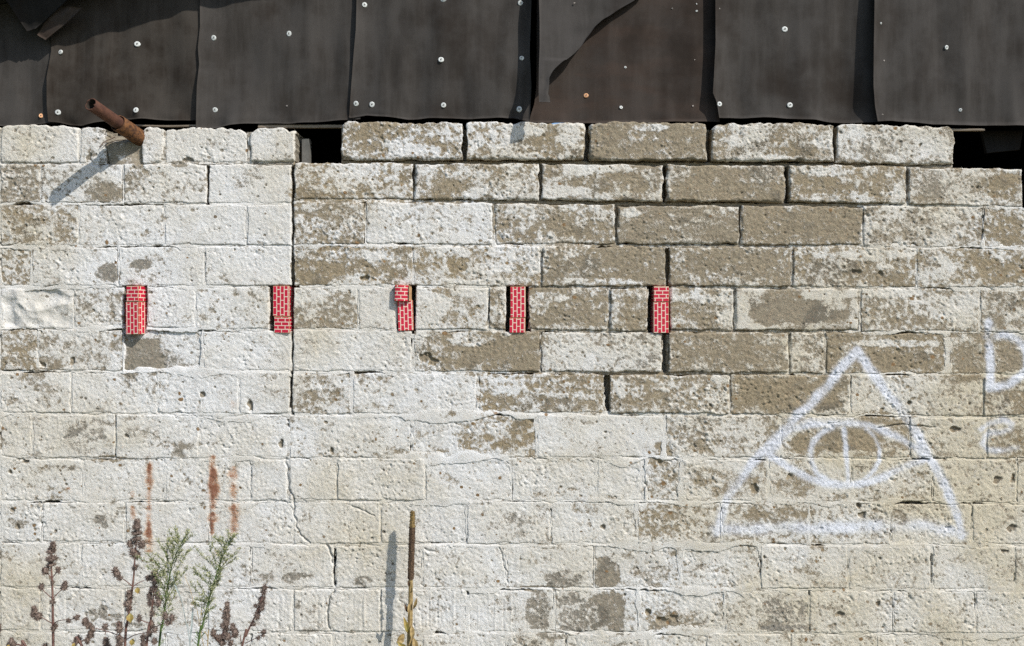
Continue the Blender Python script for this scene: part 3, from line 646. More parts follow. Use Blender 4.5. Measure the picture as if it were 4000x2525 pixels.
rf = np.random.default_rng(21)
def poly_at(pts, t, ax=1):
    return np.interp(t, [p[ax] for p in pts], [p[1 - ax] for p in pts])
def felt(left, right, bottom, base, lift, seed, mat, label, nails, liftw=30, cat='roofing felt', group='felt sheets along the gable', wave=4.4, tilt=0.0, curl=3.0):
    xl0 = min(p[0] for p in left); xr0 = max(p[0] for p in right) if not callable(right) else 0
    nu = max(14, int((xr0 - xl0) / 6)); nv_ = 70
    nz1 = noise(9, seed, cy=26, h=nv_ + 2, wd=nu + 2); nz2 = noise(4, seed + 1, cy=9, h=nv_ + 2, wd=nu + 2); nz3 = noise(2.4, seed + 2, cy=30, h=nv_ + 2, wd=nu + 2)
    V = np.zeros((nv_ + 1, nu + 1, 3)); u = np.linspace(0, 1, nu + 1)
    def dfun(x, y, i=None, j=None):
        xl = np.interp(y, [p[1] for p in left], [p[0] for p in left])
        t = np.clip((x - xl) / liftw, 0, 8)
        L = np.interp(y, [p[1] for p in left], [p[2] if len(p) > 2 else lift for p in left])
        d = base + L * np.exp(-t * 1.1) + tilt * (x - xl)
        return d
    for i in range(nv_ + 1):
        t = i / nv_
        yt_nom = -80 + t * (300 + 80)
        # rows run from the roof line down to the wavy bottom edge
        xl_b = left[-1][0]
        for _it in range(2):
            pass
        xs_b = np.interp(min(yt_nom, left[-1][1]), [p[1] for p in left], [p[0] for p in left]), np.interp(min(yt_nom, right[-1][1]), [p[1] for p in right], [p[0] for p in right])
        x = xs_b[0] + u * (xs_b[1] - xs_b[0])
        yb = np.interp(x, [p[0] for p in bottom], [p[1] for p in bottom]); yt = yroof(x) + 3
        tt = t ** .8
        y = yt + tt * (yb - yt)
        x = np.interp(y, [p[1] for p in left], [p[0] for p in left]) * (1 - u) + np.interp(y, [p[1] for p in right], [p[0] for p in right]) * u
        yb = np.interp(x, [p[0] for p in bottom], [p[1] for p in bottom])
        y = yt + tt * (yb - yt)
        d = dfun(x, y) + wave * (1.0 * nz1[i, :nu + 1] + .22 * nz2[i, :nu + 1] + .10 * nz3[i, :nu + 1]) * np.clip(u * 6, .15, 1) * np.clip((1 - u) * 7, .08, 1) + curl * sstep(-30, 0, y - yb) * nz2[i, :nu + 1] * .6
        V[i, :, 0] = x; V[i, :, 1] = y; V[i, :, 2] = d
    W = np.stack([(V[..., 0] - 1204) * S, -V[..., 2] * S, ZC + (760 - V[..., 1]) * S], -1).reshape(-1, 3)
    Wb = W + np.array([0, .0032, 0])
    n = len(W); idx = np.arange(n).reshape(nv_ + 1, nu + 1)
    f = np.stack([idx[:-1, :-1], idx[1:, :-1], idx[1:, 1:], idx[:-1, 1:]], -1).reshape(-1, 4)
    ring = np.concatenate([idx[0, :], idx[1:, -1], idx[-1, -2::-1], idx[-2:0:-1, 0]])
    side = np.stack([np.roll(ring, -1), ring, ring + n, np.roll(ring, -1) + n], -1)
    F = np.concatenate([f, f[:, ::-1] + n, side])
    xm = (V[-1, 0, 0] + V[-1, -1, 0]) / 2
    root = empty('felt_sheet', P(xm, 285, base))
    tag(root, label, cat, group)
    mesh_obj('sheet', np.concatenate([W, Wb]), F, mat, root, smooth=True, origin=P(xm, 150, base))
    for nl in nails:
        nx_, ny_, r_ = nl[:3]; mt = nl[3] if len(nl) > 3 else MNAIL
        k0 = np.argmin((V[..., 0] - nx_) ** 2 + (V[..., 1] - ny_) ** 2); dn = V[..., 2].ravel()[k0]
        nail(root, nx_, ny_, dn + .6, r_, mt)
    return root
def nail(root, x, y, d, r, mt):
    r *= .9; prof = [(0, 2.3), (.28, 2.2), (.34, 1.0), (.62, 1.5), (.88, 1.1), (1.0, .2), (1.02, -1.5)]
    sx, sy = 1 + rf.normal(0, .07), 1 + rf.normal(0, .07); tx, ty = rf.normal(0, .14), rf.normal(0, .14)
    v = []; f = []; K = 14
    for (pr, pd) in prof[1:]:
        for q in range(K):
            a = 2 * math.pi * q / K; ax, ay = pr * r * sx * math.cos(a), pr * r * sy * math.sin(a)
            v.append(P(x + ax, y + ay, d + pd * r / 7 + tx * ax + ty * ay))
    for j in range(len(prof) - 2):
        for q in range(K): f.append((j * K + q, j * K + (q + 1) % K, (j + 1) * K + (q + 1) % K, (j + 1) * K + q))
    o = mesh_obj('nail', v, f, mt, root, origin=P(x, y, d))
    hv = [P(x + .3 * r * math.cos(2 * math.pi * q / 8), y + .3 * r * math.sin(2 * math.pi * q / 8), d + 1.6 * r / 7) for q in range(8)]
    mesh_obj('nail_head', hv, [tuple(range(8))], MNAILD, o, origin=P(x, y, d))
TOPY = -700
def E(*p): return [(p[0][0], TOPY) + tuple(p[0][2:])] + list(p)
felt(E((-330, 0), (-330, 290)), E((128, 0), (128, 300)), [(-330, 288), (0, 292), (60, 288), (108, 286), (128, 286)], -15, 4, 101, MF,
     'dark felt sheet at the far left end, half under the corner shadow', [(87, 268, 5.5, MNAILR), (-120, 120, 7), (-130, 262, 7)])
felt(E((118, 0, 5), (116, 120, 7), (108, 180, 11), (108, 250, 10), (109, 284, 5)), E((478, 0), (478, 310)), [(105, 284), (130, 285), (160, 291), (190, 295), (222, 286), (252, 280), (300, 276), (340, 276), (400, 279), (480, 279)], -14, 5, 111, MFS,
     'felt sheet behind the rusty pipe, with a stained face and four nail caps', [(136, 119, 7), (318, 100, 7), (131, 262, 7), (314, 256, 7)])
felt(E((468, 0, 10), (468, 60, 9), (464, 110, 11), (467, 150, 10), (463, 200, 13), (460, 302, 12)), E((845, 0), (845, 300)), [(455, 300), (475, 303), (500, 298), (548, 292), (602, 286), (680, 287), (760, 283), (826, 278), (846, 277)], -13, 8, 121, MF,
     'felt sheet whose lower left corner hangs lowest, just right of the sheet behind the pipe', [(498, 85.5, 7), (676, 75, 7), (500.5, 255.5, 7), (670, 245, 2.2, MNAILD)])
felt(E((838, 0, 11), (837, 70, 15), (831, 130, 12), (825, 200, 9), (821, 255, 7), (818, 276, 6)), E((1250, 0), (1246, 120), (1250, 200), (1246, 290)), [(815, 274), (823, 275), (861, 269), (901, 273), (958, 279), (1001, 275), (1060, 274), (1107, 277), (1167, 274), (1207, 273), (1225, 279), (1250, 284)], -13, 7, 131, MF,
     'felt sheet left of the torn flap, its right edge in the shade of the flap', [(856, 9, 7), (1037, 140, 7.5), (1042, -1, 7), (835.5, 242, 7), (873.5, 244, 7.5), (1042, 245, 6.5), (1224, 2, 7), (1227, 133, 6), (1221, 254, 7)])
felt(E((1263, 0, 2), (1262, 200, 2), (1257, 240, 2), (1248, 268, 2), (1245, 286, 2)), E((1698, 0), (1698, 300)), [(1244, 284), (1300, 284), (1400, 285), (1500, 283), (1600, 281), (1700, 282)], -20, 2, 141, MFB,
     'brownish felt sheet laid bare under the torn flap', [(1380, 219, 6.5, MNAILR), (1473, 153, 3), (1463, 248, 4.5), (1642, 20, 3), (1642, 3, 1.8), (1633, 245, 2.5, MNAILD), (1637, 136, 1.6, MNAILD), (1585, 12, 2, MNAILD)], wave=2.2)
felt(E((1682, 0, 17), (1682, 100, 19), (1678, 180, 20), (1675, 220, 22), (1685, 240, 18), (1692, 278, 18)), E((2078, 0), (2078, 300)), [(1675, 277), (1700, 277), (1720, 275), (1800, 272), (1850, 274), (1920, 278), (1960, 281), (2045, 284), (2080, 284)], -15, 17, 151, MF,
     'felt sheet right of the brownish one, its left edge curling away from it', [(1851.5, 62.5, 7.5), (1863.5, 243, 7.5), (1692, 245, 7), (1646 + 46, 20, 2, MNAILD)], liftw=38)
felt(E((2055, 0, 20), (2053, 100, 21), (2053, 200, 19), (2058, 250, 16), (2065, 286, 14)), E((3095, 0), (3095, 300)), [(2050, 285), (2070, 285), (2100, 283), (2160, 286), (2200, 290), (2280, 290), (2408, 292), (2700, 294), (3100, 296)], -16, 18, 161, MF,
     'rightmost felt sheet in view, pierced by small nail holes near its left edge', [(2073, 54, 3.2), (2234, 107, 6), (2267, 255, 5), (2082, 141, 2, MNAILD), (2077, 270, 3, MNAILD), (2480, 110, 7), (2500, 250, 7)], liftw=40)

def slab_poly(name, pts, mat, parent, thick=2.2, sub=None, origin=None):
    """curved sheet: pts = rows of (x,y,d); solid, thick units deep"""
    A = np.array(pts, float); nr, nc_, _ = A.shape
    W = np.stack([(A[..., 0] - 1204) * S, -A[..., 2] * S, ZC + (760 - A[..., 1]) * S], -1).reshape(-1, 3)
    n = len(W); idx = np.arange(n).reshape(nr, nc_)
    f = np.stack([idx[:-1, :-1], idx[1:, :-1], idx[1:, 1:], idx[:-1, 1:]], -1).reshape(-1, 4)
    ring = np.concatenate([idx[0, :], idx[1:, -1], idx[-1, -2::-1], idx[-2:0:-1, 0]])
    side = np.stack([np.roll(ring, -1), ring, ring + n, np.roll(ring, -1) + n], -1)
    return mesh_obj(name, np.concatenate([W, W + np.array([0, thick * S, 0])]), np.concatenate([f, f[:, ::-1] + n, side]), mat, parent, smooth=True, origin=origin)
# the torn flap: free left edge standing well clear of the wall, ragged tear on the right
Lf = [(1262, TOPY), (1266, -10), (1268, 60), (1268, 120), (1266, 180), (1265, 230), (1266, 256)]
Rf = [(1820, TOPY), (1520, -22), (1490, 2), (1455, 22), (1432, 38), (1418, 46), (1398, 66), (1384, 86), (1366, 112), (1350, 130), (1338, 140), (1320, 155), (1303, 172), (1297, 182), (1291, 195), (1289, 215), (1287, 236), (1290, 240), (1291, 255)]
rows = []
fn = noise(6, 300, h=80, wd=40); fn2 = noise(3, 301, h=200, wd=8)
ysf = np.concatenate([[-470, -350, -240, -160, -100, -60], np.linspace(-40, 255.5, 74)])
for i, y in enumerate(ysf):
    xl = np.interp(y, [p[1] for p in Lf], [p[0] for p in Lf]); xr = np.interp(y, [p[1] for p in Rf], [p[0] for p in Rf])
    if y > 0: xr += .9 * fn2[i, 2]
    row = []
    for j in range(25):
        u_ = j / 24; x = xl + u_ * (xr - xl)
        yy = max(y, float(yroof(x)) + 4)
        lift = np.interp(yy, [-470, -200, 0, 150, 200, 256], [4, 16, 36, 42, 48, 64])
        d = -10 + lift * math.exp(-((x - xl) / (95 if yy < 150 else 150)) ** 1.2) + 1.5 * fn[i % 80, j] * u_ + (5 * sstep(60, 0, xr - x) if yy > -30 else 0)
        row.append((x, yy, d))
    rows.append(row)
root = empty('torn_felt_flap', P(1270, 255, 40)); tag(root, 'long torn flap of felt curling forward, tapering to a narrow tongue over the brownish sheet', 'roofing felt')
slab_poly('sheet', rows, MFL, root, 2.2, origin=P(1330, 80, 20))
nail(root, 1350, 11, 9, 2.2, MNAILD)

# ragged felt drooping from the roof corner
def quadsheet(c, nu=14, nv_=14, seed=1, amp=1.0):
    c = np.array(c, float); rows = []; nz = noise(4, seed, h=nv_ + 3, wd=nu + 3)
    for i in range(nv_ + 1):
        t = i / nv_; row = []
        for j in range(nu + 1):
            s_ = j / nu
            p = (c[0] * (1 - s_) + c[1] * s_) * (1 - t) + (c[3] * (1 - s_) + c[2] * s_) * t
            p = p + np.array([nz[i, j] * amp * (.8 if i in (nv_,) or j in (0, nu) else .3), nz[i, -1 - j] * amp * (.8 if i in (nv_,) else .3), nz[i, j] * amp * 1.2]); row.append(tuple(p))
        rows.append(row)
    return rows
root = empty('drooping_felt_scrap', P(95, 90, 30)); tag(root, 'dark double scrap of felt drooping from the roof corner at the upper left', 'roofing felt')
slab_poly('upper_layer', quadsheet([(-6, -70, 78), (330, -90, 78), (98, 77, 24), (77, 83, 22)], seed=5), MFSHADE, root, 3, origin=P(120, 0, 50))
slab_poly('lower_layer', quadsheet([(150, 20, 30), (206, 30, 22), (113, 99, 11), (95, 87, 13)], seed=9, amp=1.6), MFB, root, 3, origin=P(130, 70, 18))

# battens seen in the slit under the felt, loose timber in the dark opening at the right
def box(x0, x1, y0, y1, d0, d1, n=1, sag=0):
    v = []; f = []
    for i in range(n + 1):
        x = x0 + (x1 - x0) * i / n; s_ = sag * math.sin(math.pi * i / n)
        for (y, d) in ((y0, d1), (y1, d1), (y1, d0), (y0, d0)): v.append(P(x, y + s_, d))
    for i in range(n):
        for q in range(4): f.append((i * 4 + q, i * 4 + (q + 1) % 4, i * 4 + 4 + (q + 1) % 4, i * 4 + 4 + q))
    f += [(3, 2, 1, 0), tuple(n * 4 + q for q in range(4))]
    return v, f
for (x0, x1, y0, y1, d, lab, sag) in [(300, 470, 287, 290.5, -22, 'thin sagging batten in the slit between the pipe and the low hanging felt corner', 2.5), (600, 830, 288.5, 295, -22, 'pale batten under the felt across the top of the left wall opening', 0), (2130, 2330, 297, 301.5, -24, 'thin pale batten under the felt by the right wall opening', 0)]:
    v, f = box(x0, x1, y0, y1, d - 10, d, 8, sag); o = mesh_obj('batten', v, f, MWOOD, origin=P((x0 + x1) / 2, y0, d)); tag(o, lab, 'batten', 'battens under the felt')
v, f = box(700, 717, 318, 381, -60, -38, 3); o = mesh_obj('timber_stub', v, f, MWOODG, origin=P(705, 380, -50)); tag(o, 'short pale upright timber just inside the left wall opening', 'timber')
v, f = [P(2362, 345, -70), P(2440, 338, -66), P(2450, 290, -70), P(2352, 290, -76)], None
v2 = [(a, b + .012, c) for a, b, c in v]
o = mesh_obj('hanging_board', v + v2, [(0, 1, 2, 3), (7, 6, 5, 4), (0, 4, 5, 1), (1, 5, 6, 2), (2, 6, 7, 3), (3, 7, 4, 0)], MFSHADE, origin=P(2400, 340, -70)); tag(o, 'dim grey board hanging inside the dark opening at the top right', 'board')

# ------------------------------------------------------------------ rusty pipe
def ringtube(name, p0, p1, r0, r1, wall_, mat, parent, rag=0, K=28, lip=True, bulge=0):
    p0, p1 = Vector(p0), Vector(p1); ax = (p1 - p0).normalized(); e1 = ax.orthogonal().normalized(); e2 = ax.cross(e1)
    v = []; f = []; rr_ = np.random.default_rng(3); N_ = 10
    jag = [rr_.normal(0, rag) for _ in range(K)]
    prof = [(t, r0 + (r1 - r0) * t) for t in np.linspace(0, 1, N_)] + [(1, r1 - wall_)] + [(t, r0 + (r1 - r0) * t - wall_) for t in np.linspace(1, .25, 6)[1:]]
    for m, (t, r_) in enumerate(prof):
        for q in range(K):
            a = 2 * math.pi * q / K
            pp = p0 + (p1 - p0) * t
            if t == 1: pp = pp + ax * jag[q]
            rq = r_ * (1 + bulge * .02 * math.sin(3 * a + 7 * t))
            v.append(tuple(pp + (e1 * math.cos(a) + e2 * math.sin(a)) * rq))
    for m in range(len(prof) - 1):
        for q in range(K): f.append((m * K + q, m * K + (q + 1) % K, (m + 1) * K + (q + 1) % K, (m + 1) * K + q))
    f.append(tuple((len(prof) - 1) * K + q for q in range(K)))
    o = mesh_obj(name, v, f, mat, parent, smooth=True, origin=tuple(p0))
    o.data.materials.append(MPIPEIN)
    for q, p in enumerate(o.data.polygons):
        if q >= N_ * K: p.material_index = 1
    return o
TIP = P(1204 - 924, 760 - 480, 128)
BASE = P(1204 - 884, 760 - 441, 0)
bv, tv = Vector(BASE), Vector(TIP)
root = empty('rusty_pipe', BASE); tag(root, 'rusty steel pipe jutting out of the wall top below the felt', 'pipe')
ringtube('inner_pipe', tuple(bv - (tv - bv) * .5), TIP,   .0200, .0200, .0030, MRUST, root, rag=.0014)
ringtube('sleeve', tuple(bv - (tv - bv) * .5), tuple(bv + (tv - bv) * .42), .0270, .0270, .0030, MRUST2, root, rag=.0008, bulge=1)
for pts in ([(274, 324, 6), (262, 329, 5), (250, 333, 4), (241, 340, 3), (236, 347, 4)], [(300, 331, 8), (285, 332, 9), (268, 335, 8), (252, 341, 6), (244, 349, 5)]):
    v = []; f = []
    for i, p in enumerate(pts):
        c = Vector(P(*p))
        for q in range(5): v.append(tuple(c + Vector((math.cos(q * 1.2566), -.2 * math.cos(q), math.sin(q * 1.2566))) * .0012))
    for i in range(len(pts) - 1):
        for q in range(5): f.append((i * 5 + q, i * 5 + (q + 1) % 5, i * 5 + 5 + (q + 1) % 5, i * 5 + 5 + q))
    mesh_obj('wire', v, f, MRUST, root, origin=P(*pts[0]))

# ------------------------------------------------------------------ red printed toy bricks in the five slots
def toy(name, x0, x1, y0, y1, d, depth, vertical, label, rot=0, tilt=0, off=(0, 0), curve=0):
    w_, h_ = (x1 - x0), (y1 - y0); hw, hh = w_ / 2, h_ / 2; b = .9
    cx, cy = (x0 + x1) / 2, (y0 + y1) / 2
    v = []; f = []; uvs = []; mi = []
    nseg = 8 if curve else 1
    def add(quad, uvq, m_):
        k0 = len(v); v.extend(quad); f.append((k0, k0 + 1, k0 + 2, k0 + 3)); uvs.extend(uvq); mi.append(m_)
    def uvmap(a, c): return (c + off[0], a + off[1]) if vertical else (a + off[0], c + off[1])
    def bow(x): return curve * (1 - (x / hw) ** 2)
    # front in strips, so that a bowed face really bows
    xs = np.linspace(-hw + b, hw - b, nseg + 1)
    for i in range(nseg):
        a, c = xs[i], xs[i + 1]
        add([(a, hh - b, bow(a)), (c, hh - b, bow(c)), (c, -hh + b, bow(c)), (a, -hh + b, bow(a))], [uvmap(a, hh), uvmap(c, hh), uvmap(c, -hh), uvmap(a, -hh)], 0)
    for sg in (-1, 1):                       # sides
        q = [(sg * hw, -hh + b, -b), (sg * hw, -hh + b, -depth), (sg * hw, hh - b, -depth), (sg * hw, hh - b, -b)]
        uq = [uvmap(p[2] * .8 + 3, p[1]) for p in q]
        if sg < 0: q, uq = q[::-1], uq[::-1]
        add(q, uq, 0)
        q = [(-hw + b, sg * hh, -b), (hw - b, sg * hh, -b), (hw - b, sg * hh, -depth), (-hw + b, sg * hh, -depth)]
        uq = [uvmap(p[0], p[2]) for p in q]
        if sg > 0: q, uq = q[::-1], uq[::-1]
        add(q, uq, 0)
    add([(-hw, -hh, -depth), (-hw, hh, -depth), (hw, hh, -depth), (hw, -hh, -depth)], [(0, 0)] * 4, 1)
    for sg in (-1, 1):                       # worn card along the folds
        q = [(sg * (hw - b), hh - b, 0), (sg * (hw - b), -hh + b, 0), (sg * hw, -hh + b, -b), (sg * hw, hh - b, -b)]
        add(q if sg > 0 else q[::-1], [(0, 0)] * 4, 1)
        q = [(-hw + b, sg * (hh - b), 0), (hw - b, sg * (hh - b), 0), (hw - b, sg * hh, -b), (-hw + b, sg * hh, -b)]
        add(q if sg < 0 else q[::-1], [(0, 0)] * 4, 1)
        for st_ in (-1, 1):
            k0 = len(v); v.extend([(sg * (hw - b), st_ * (hh - b), 0), (sg * hw, st_ * (hh - b), -b), (sg * (hw - b), st_ * hh, -b)]); f.append((k0, k0 + 1, k0 + 2)); uvs.extend([(0, 0)] * 3); mi.append(1)
            q = [(sg * hw, st_ * (hh - b), -b), (sg * (hw - b), st_ * hh, -b), (sg * (hw - b), st_ * hh, -depth), (sg * hw, st_ * (hh - b), -depth)]
            add(q, [(0, 0)] * 4, 1)
    me = bpy.data.meshes.new(name)
    me.from_pydata([(p[0] * S, -p[2] * S, p[1] * S) for p in v], [], f)
    ul = me.uv_layers.new(name='UVMap')
    for i, q in enumerate(uvs): ul.data[i].uv = q
    me.materials.append(MTOY); me.materials.append(MKRAFT)
    for p, m_ in zip(me.polygons, mi): p.material_index = m_
    o = bpy.data.objects.new(name, me); COL.objects.link(o)
    o.location = P(cx, cy, d); o.rotation_euler = (0, math.radians(tilt), math.radians(rot))
    tag(o, label, 'toy brick', 'red toy bricks pushed into the wall slots')
    return o
T = 'toy_brick'
toy(T, 303, 334.5, 673.5, 709.5, 16, 46, False, 'small red toy brick on top in the leftmost wall slot, left of the long crack', rot=-10, off=(3, 0))
toy(T, 301, 335.5, 710.5, 786.5, 15, 46, True, 'tall red toy brick underneath in the leftmost wall slot, above the bare grey patch', rot=-9.5, tilt=-.6, off=(2, 5))
toy(T, 641.5, 680, 672.5, 744, 1, 46, True, 'tall red toy brick on top in the slot beside the long vertical crack', rot=-4, off=(7, 1))
toy(T, 644.5, 682, 745, 783.5, 3, 46, False, 'small red toy brick at the bottom of the slot beside the long vertical crack', rot=-6, tilt=.8, off=(9, 2))
t3 = toy(T, 930, 963, 671, 709, 12, 40, False, 'small bulging red toy brick with its side flap open, on top in the middle slot', rot=7, tilt=2.0, off=(2, 5), curve=4)
toy(T, 936, 972, 706.5, 778, 4, 44, True, 'leaning tall red toy brick under the bulging one in the middle slot', rot=4, tilt=-2.0, off=(5, 3))
toy(T, 1200, 1236, 674.5, 747.3, 4, 46, True, 'tall red toy brick on top in the slot left of the double block', off=(4, 2), tilt=-.3)
toy(T, 1198, 1235.5, 748, 783, 4, 46, True, 'small red toy brick with upright bricks at the bottom of the fourth slot', off=(11, 2), tilt=.3)
toy(T, 1536.5, 1572.5, 674, 710, 5, 46, False, 'small red toy brick on top in the rightmost wall slot', off=(6, 1))
toy(T, 1536, 1572, 710.6, 783.5, 4, 46, True, 'tall red toy brick underneath in the rightmost wall slot, above the wide black joint', off=(1, 8), tilt=-.2)
# the open card flap of the bulging brick: a part of it
fl = [[(963 + 2 * a, 673 + 36 * b, 8 - 12 * a + 3 * math.sin(3 * b)) for a in np.linspace(0, 1, 4)] for b in np.linspace(0, 1, 8)]
fo = slab_poly('side_flap', [[(963.5 + 4.0 * a, 672 + 36 * b, 13 - 20 * a + 2 * math.sin(3.1 * b)) for a in np.linspace(0, 1, 5)] for b in np.linspace(0, 1, 8)], MKRAFT, None, 1.2, origin=P(966, 690, 8))
fo.parent = t3; bpy.context.view_layer.update(); fo.matrix_parent_inverse = t3.matrix_world.inverted()


# ------------------------------------------------------------------ plants in front of the wall
rp = np.random.default_rng(4242)
class MB:
    def __init__(s): s.v = []; s.f = []
    def tube(s, pts, r0, r1, n=5):
        pts = [Vector(p) for p in pts]; k0 = len(s.v); m = len(pts)
        for i, p in enumerate(pts):
            t = (pts[min(i + 1, m - 1)] - pts[max(i - 1, 0)]).normalized(); e1 = t.orthogonal().normalized(); e2 = t.cross(e1)
            r = r0 + (r1 - r0) * i / (m - 1)
            for q in range(n):
                a = 2 * math.pi * q / n; s.v.append(tuple(p + (e1 * math.cos(a) + e2 * math.sin(a)) * r))
        for i in range(m - 1):
            for q in range(n): s.f.append((k0 + i * n + q, k0 + i * n + (q + 1) % n, k0 + (i + 1) * n + (q + 1) % n, k0 + (i + 1) * n + q))
        s.f.append(tuple(k0 + (m - 1) * n + q for q in range(n)))
    def spike(s, p, d, L, r):
        p = Vector(p); d = Vector(d).normalized(); e1 = d.orthogonal().normalized(); e2 = d.cross(e1); k0 = len(s.v)
        s.v += [tuple(p + e1 * r), tuple(p - e1 * r * .5 + e2 * r * .87), tuple(p - e1 * r * .5 - e2 * r * .87), tuple(p + d * L)]
        s.f += [(k0, k0 + 1, k0 + 3), (k0 + 1, k0 + 2, k0 + 3), (k0 + 2, k0, k0 + 3)]
    def leaf(s, p, d, L, w_, up=None, fold=.25):
        p = Vector(p); d = Vector(d).normalized(); sd_ = d.cross(Vector(up) if up is not None else Vector(rp.normal(0, 1, 3))).normalized(); nn = sd_.cross(d); k0 = len(s.v)
        for t, ww, dz in ((0, .12, 0), (.3, .85, .06), (.6, .9, .05), (1, .05, -.08)):
            c = p + d * L * t + nn * L * dz
            s.v += [tuple(c - sd_ * w_ * ww + nn * w_ * fold * ww), tuple(c), tuple(c + sd_ * w_ * ww + nn * w_ * fold * ww)]
        for i in range(3):
            for j in range(2): s.f.append((k0 + i * 3 + j, k0 + i * 3 + j + 1, k0 + i * 3 + j + 4, k0 + i * 3 + j + 3))
    def ball(s, c, rx, rz, nu=8, nv_=6):
        k0 = len(s.v); c = Vector(c)
        for j in range(nv_ + 1):
            th = math.pi * j / nv_
            for i in range(nu):
                a = 2 * math.pi * i / nu; q = 1 + rp.normal(0, .08)
                s.v.append(tuple(c + Vector((rx * q * math.sin(th) * math.cos(a), rx * q * math.sin(th) * math.sin(a), rz * math.cos(th)))))
        for j in range(nv_):
            for i in range(nu): s.f.append((k0 + j * nu + i, k0 + (j + 1) * nu + i, k0 + (j + 1) * nu + (i + 1) % nu, k0 + j * nu + (i + 1) % nu))
    def build(s, name, mat, parent, origin=None):
        return mesh_obj(name, s.v, s.f, mat, parent, origin=origin if origin is not None else s.v[0])
def smooth_path(pts, n=6):
    pts = [np.array(p, float) for p in pts]; out = []
    for i in range(len(pts) - 1):
        p0, p1, p2, p3 = pts[max(i - 1, 0)], pts[i], pts[i + 1], pts[min(i + 2, len(pts) - 1)]
        for k_ in range(n):
            t = k_ / n
            out.append(.5 * ((2 * p1) + (-p0 + p2) * t + (2 * p0 - 5 * p1 + 4 * p2 - p3) * t * t + (-p0 + 3 * p1 - 3 * p2 + p3) * t ** 3))
    out.append(pts[-1]); return [tuple(p) for p in out]
U = S * .86                                   # one picture unit at the plants' distance
def Z4(x, y): return (x * .22778, 1173.9 + y * .22778)
def Z5(x, y): return (264.9 + x * .22778, 1173.9 + y * .22778)
def head(root, cx, cy, rx, ry, dm):
    """one whorl of dry calyces: a knobbly core bristling with short teeth"""
    c = Vector(PA(cx, cy, dm)); m = MB(); a, b = rx * U * 1.32, ry * U * 1.25
    m.ball(c, a * .56, b * .66)
    n = int(40 + 16 * (a * b) / (6 * U * 6 * U))
    for _ in range(min(n, 230)):
        d = Vector(rp.normal(0, 1, 3)).normalized(); p = c + Vector((d.x * a * .52, d.y * a * .52, d.z * b * .62))
        d2 = (d + Vector((0, 0, .35)) + Vector(rp.normal(0, .25, 3))).normalized()
        m.spike(p, d2, rp.uniform(3.6, 7.2) * U, rp.uniform(.6, 1.15) * U)
    m.build('seed_whorl', MSEED, root, origin=tuple(c))
def to_ground(pts, dm):
    (x0, y0), (x1, y1) = pts[0], pts[1]
    yg = 760 + ZC / S / (1 - dm / DIST)
    sl = (x0 - x1) / max(y0 - y1, 1)
    return [(x0 + sl * (yg - y0) * .6, yg)] + pts
def seed_plant(stem, whorls, branches, leaves, dm, label, r=3.4, ground=True):
    """stem: bottom to top; whorls (x,y,rx,ry); branches (path, [whorls]); leaves (x,y,size)"""
    pts = to_ground(stem, dm) if ground else stem
    root = empty('seed_head_plant', PA(*pts[0], dm)); tag(root, label, 'plant', 'dry purple brown seed plants at the lower left')
    m = MB(); m.tube(smooth_path([PA(x, y, dm) for x, y in pts]), r * U, 1.3 * U, 6); m.build('stem', MSTEM, root)
    for (x, y, a, b) in whorls: head(root, x, y, a, b, dm + rp.normal(0, .004))
    for path, wh in branches:
        d2 = dm + rp.normal(.01, .02)
        q = [PA(x, y, dm + (d2 - dm) * i / (len(path) - 1)) for i, (x, y) in enumerate(path)]
        m = MB(); m.tube(smooth_path(q, 4), 1.3 * U, .8 * U, 5); m.build('branch', MSTEM, root)
        for (x, y, a, b) in wh: head(root, x, y, a, b, d2)
    for (x, y, sz) in leaves:
        m = MB(); p = Vector(PA(x, y, dm + .012)); m.leaf(p, (rp.normal(.1, .3), -.25, -1), sz * U, sz * .42 * U, up=(.2, -1, .1), fold=.35); m.build('leaf', MLEAFY, root)
def W4(l): return [(*Z4(x, y), a * .22778, b * .22778) for x, y, a, b in l]
def W5(l): return [(*Z5(x, y), a * .22778, b * .22778) for x, y, a, b in l]
def Q4(l): return [Z4(*p) for p in l]
def Q5(l): return [Z5(*p) for p in l]
seed_plant(Q4([(550, 1520), (545, 1200), (540, 900), (530, 720), (530, 620), (545, 455)]),
    W4([(545, 475, 34, 42), (530, 535, 52, 42), (533, 615, 68, 36), (525, 678, 50, 24), (545, 1062, 28, 22), (550, 1335, 30, 26), (575, 1312, 18, 24), (540, 865, 20, 18)]),
    [(Q4([(530, 815), (505, 785), (475, 745)]), W4([(472, 740, 40, 46)])), (Q4([(538, 815), (570, 775), (598, 735)]), W4([(600, 735, 28, 36)])),
     (Q4([(545, 1030), (480, 975), (430, 925)]), W4([(425, 905, 26, 38)])), (Q4([(550, 1022), (610, 960), (665, 905)]), W4([(662, 910, 36, 42), (672, 875, 22, 26)])),
     (Q4([(550, 1292), (480, 1250), (410, 1210)]), W4([(352, 1150, 34, 48), (395, 1215, 44, 46), (345, 1195, 30, 30)])), (Q4([(555, 1290), (610, 1255), (760, 1240)]), W4([(710, 1258, 20, 20), (790, 1225, 30, 30)]))],
    [], .36, 'leftmost tall seed head plant, a single stem with bare arms')
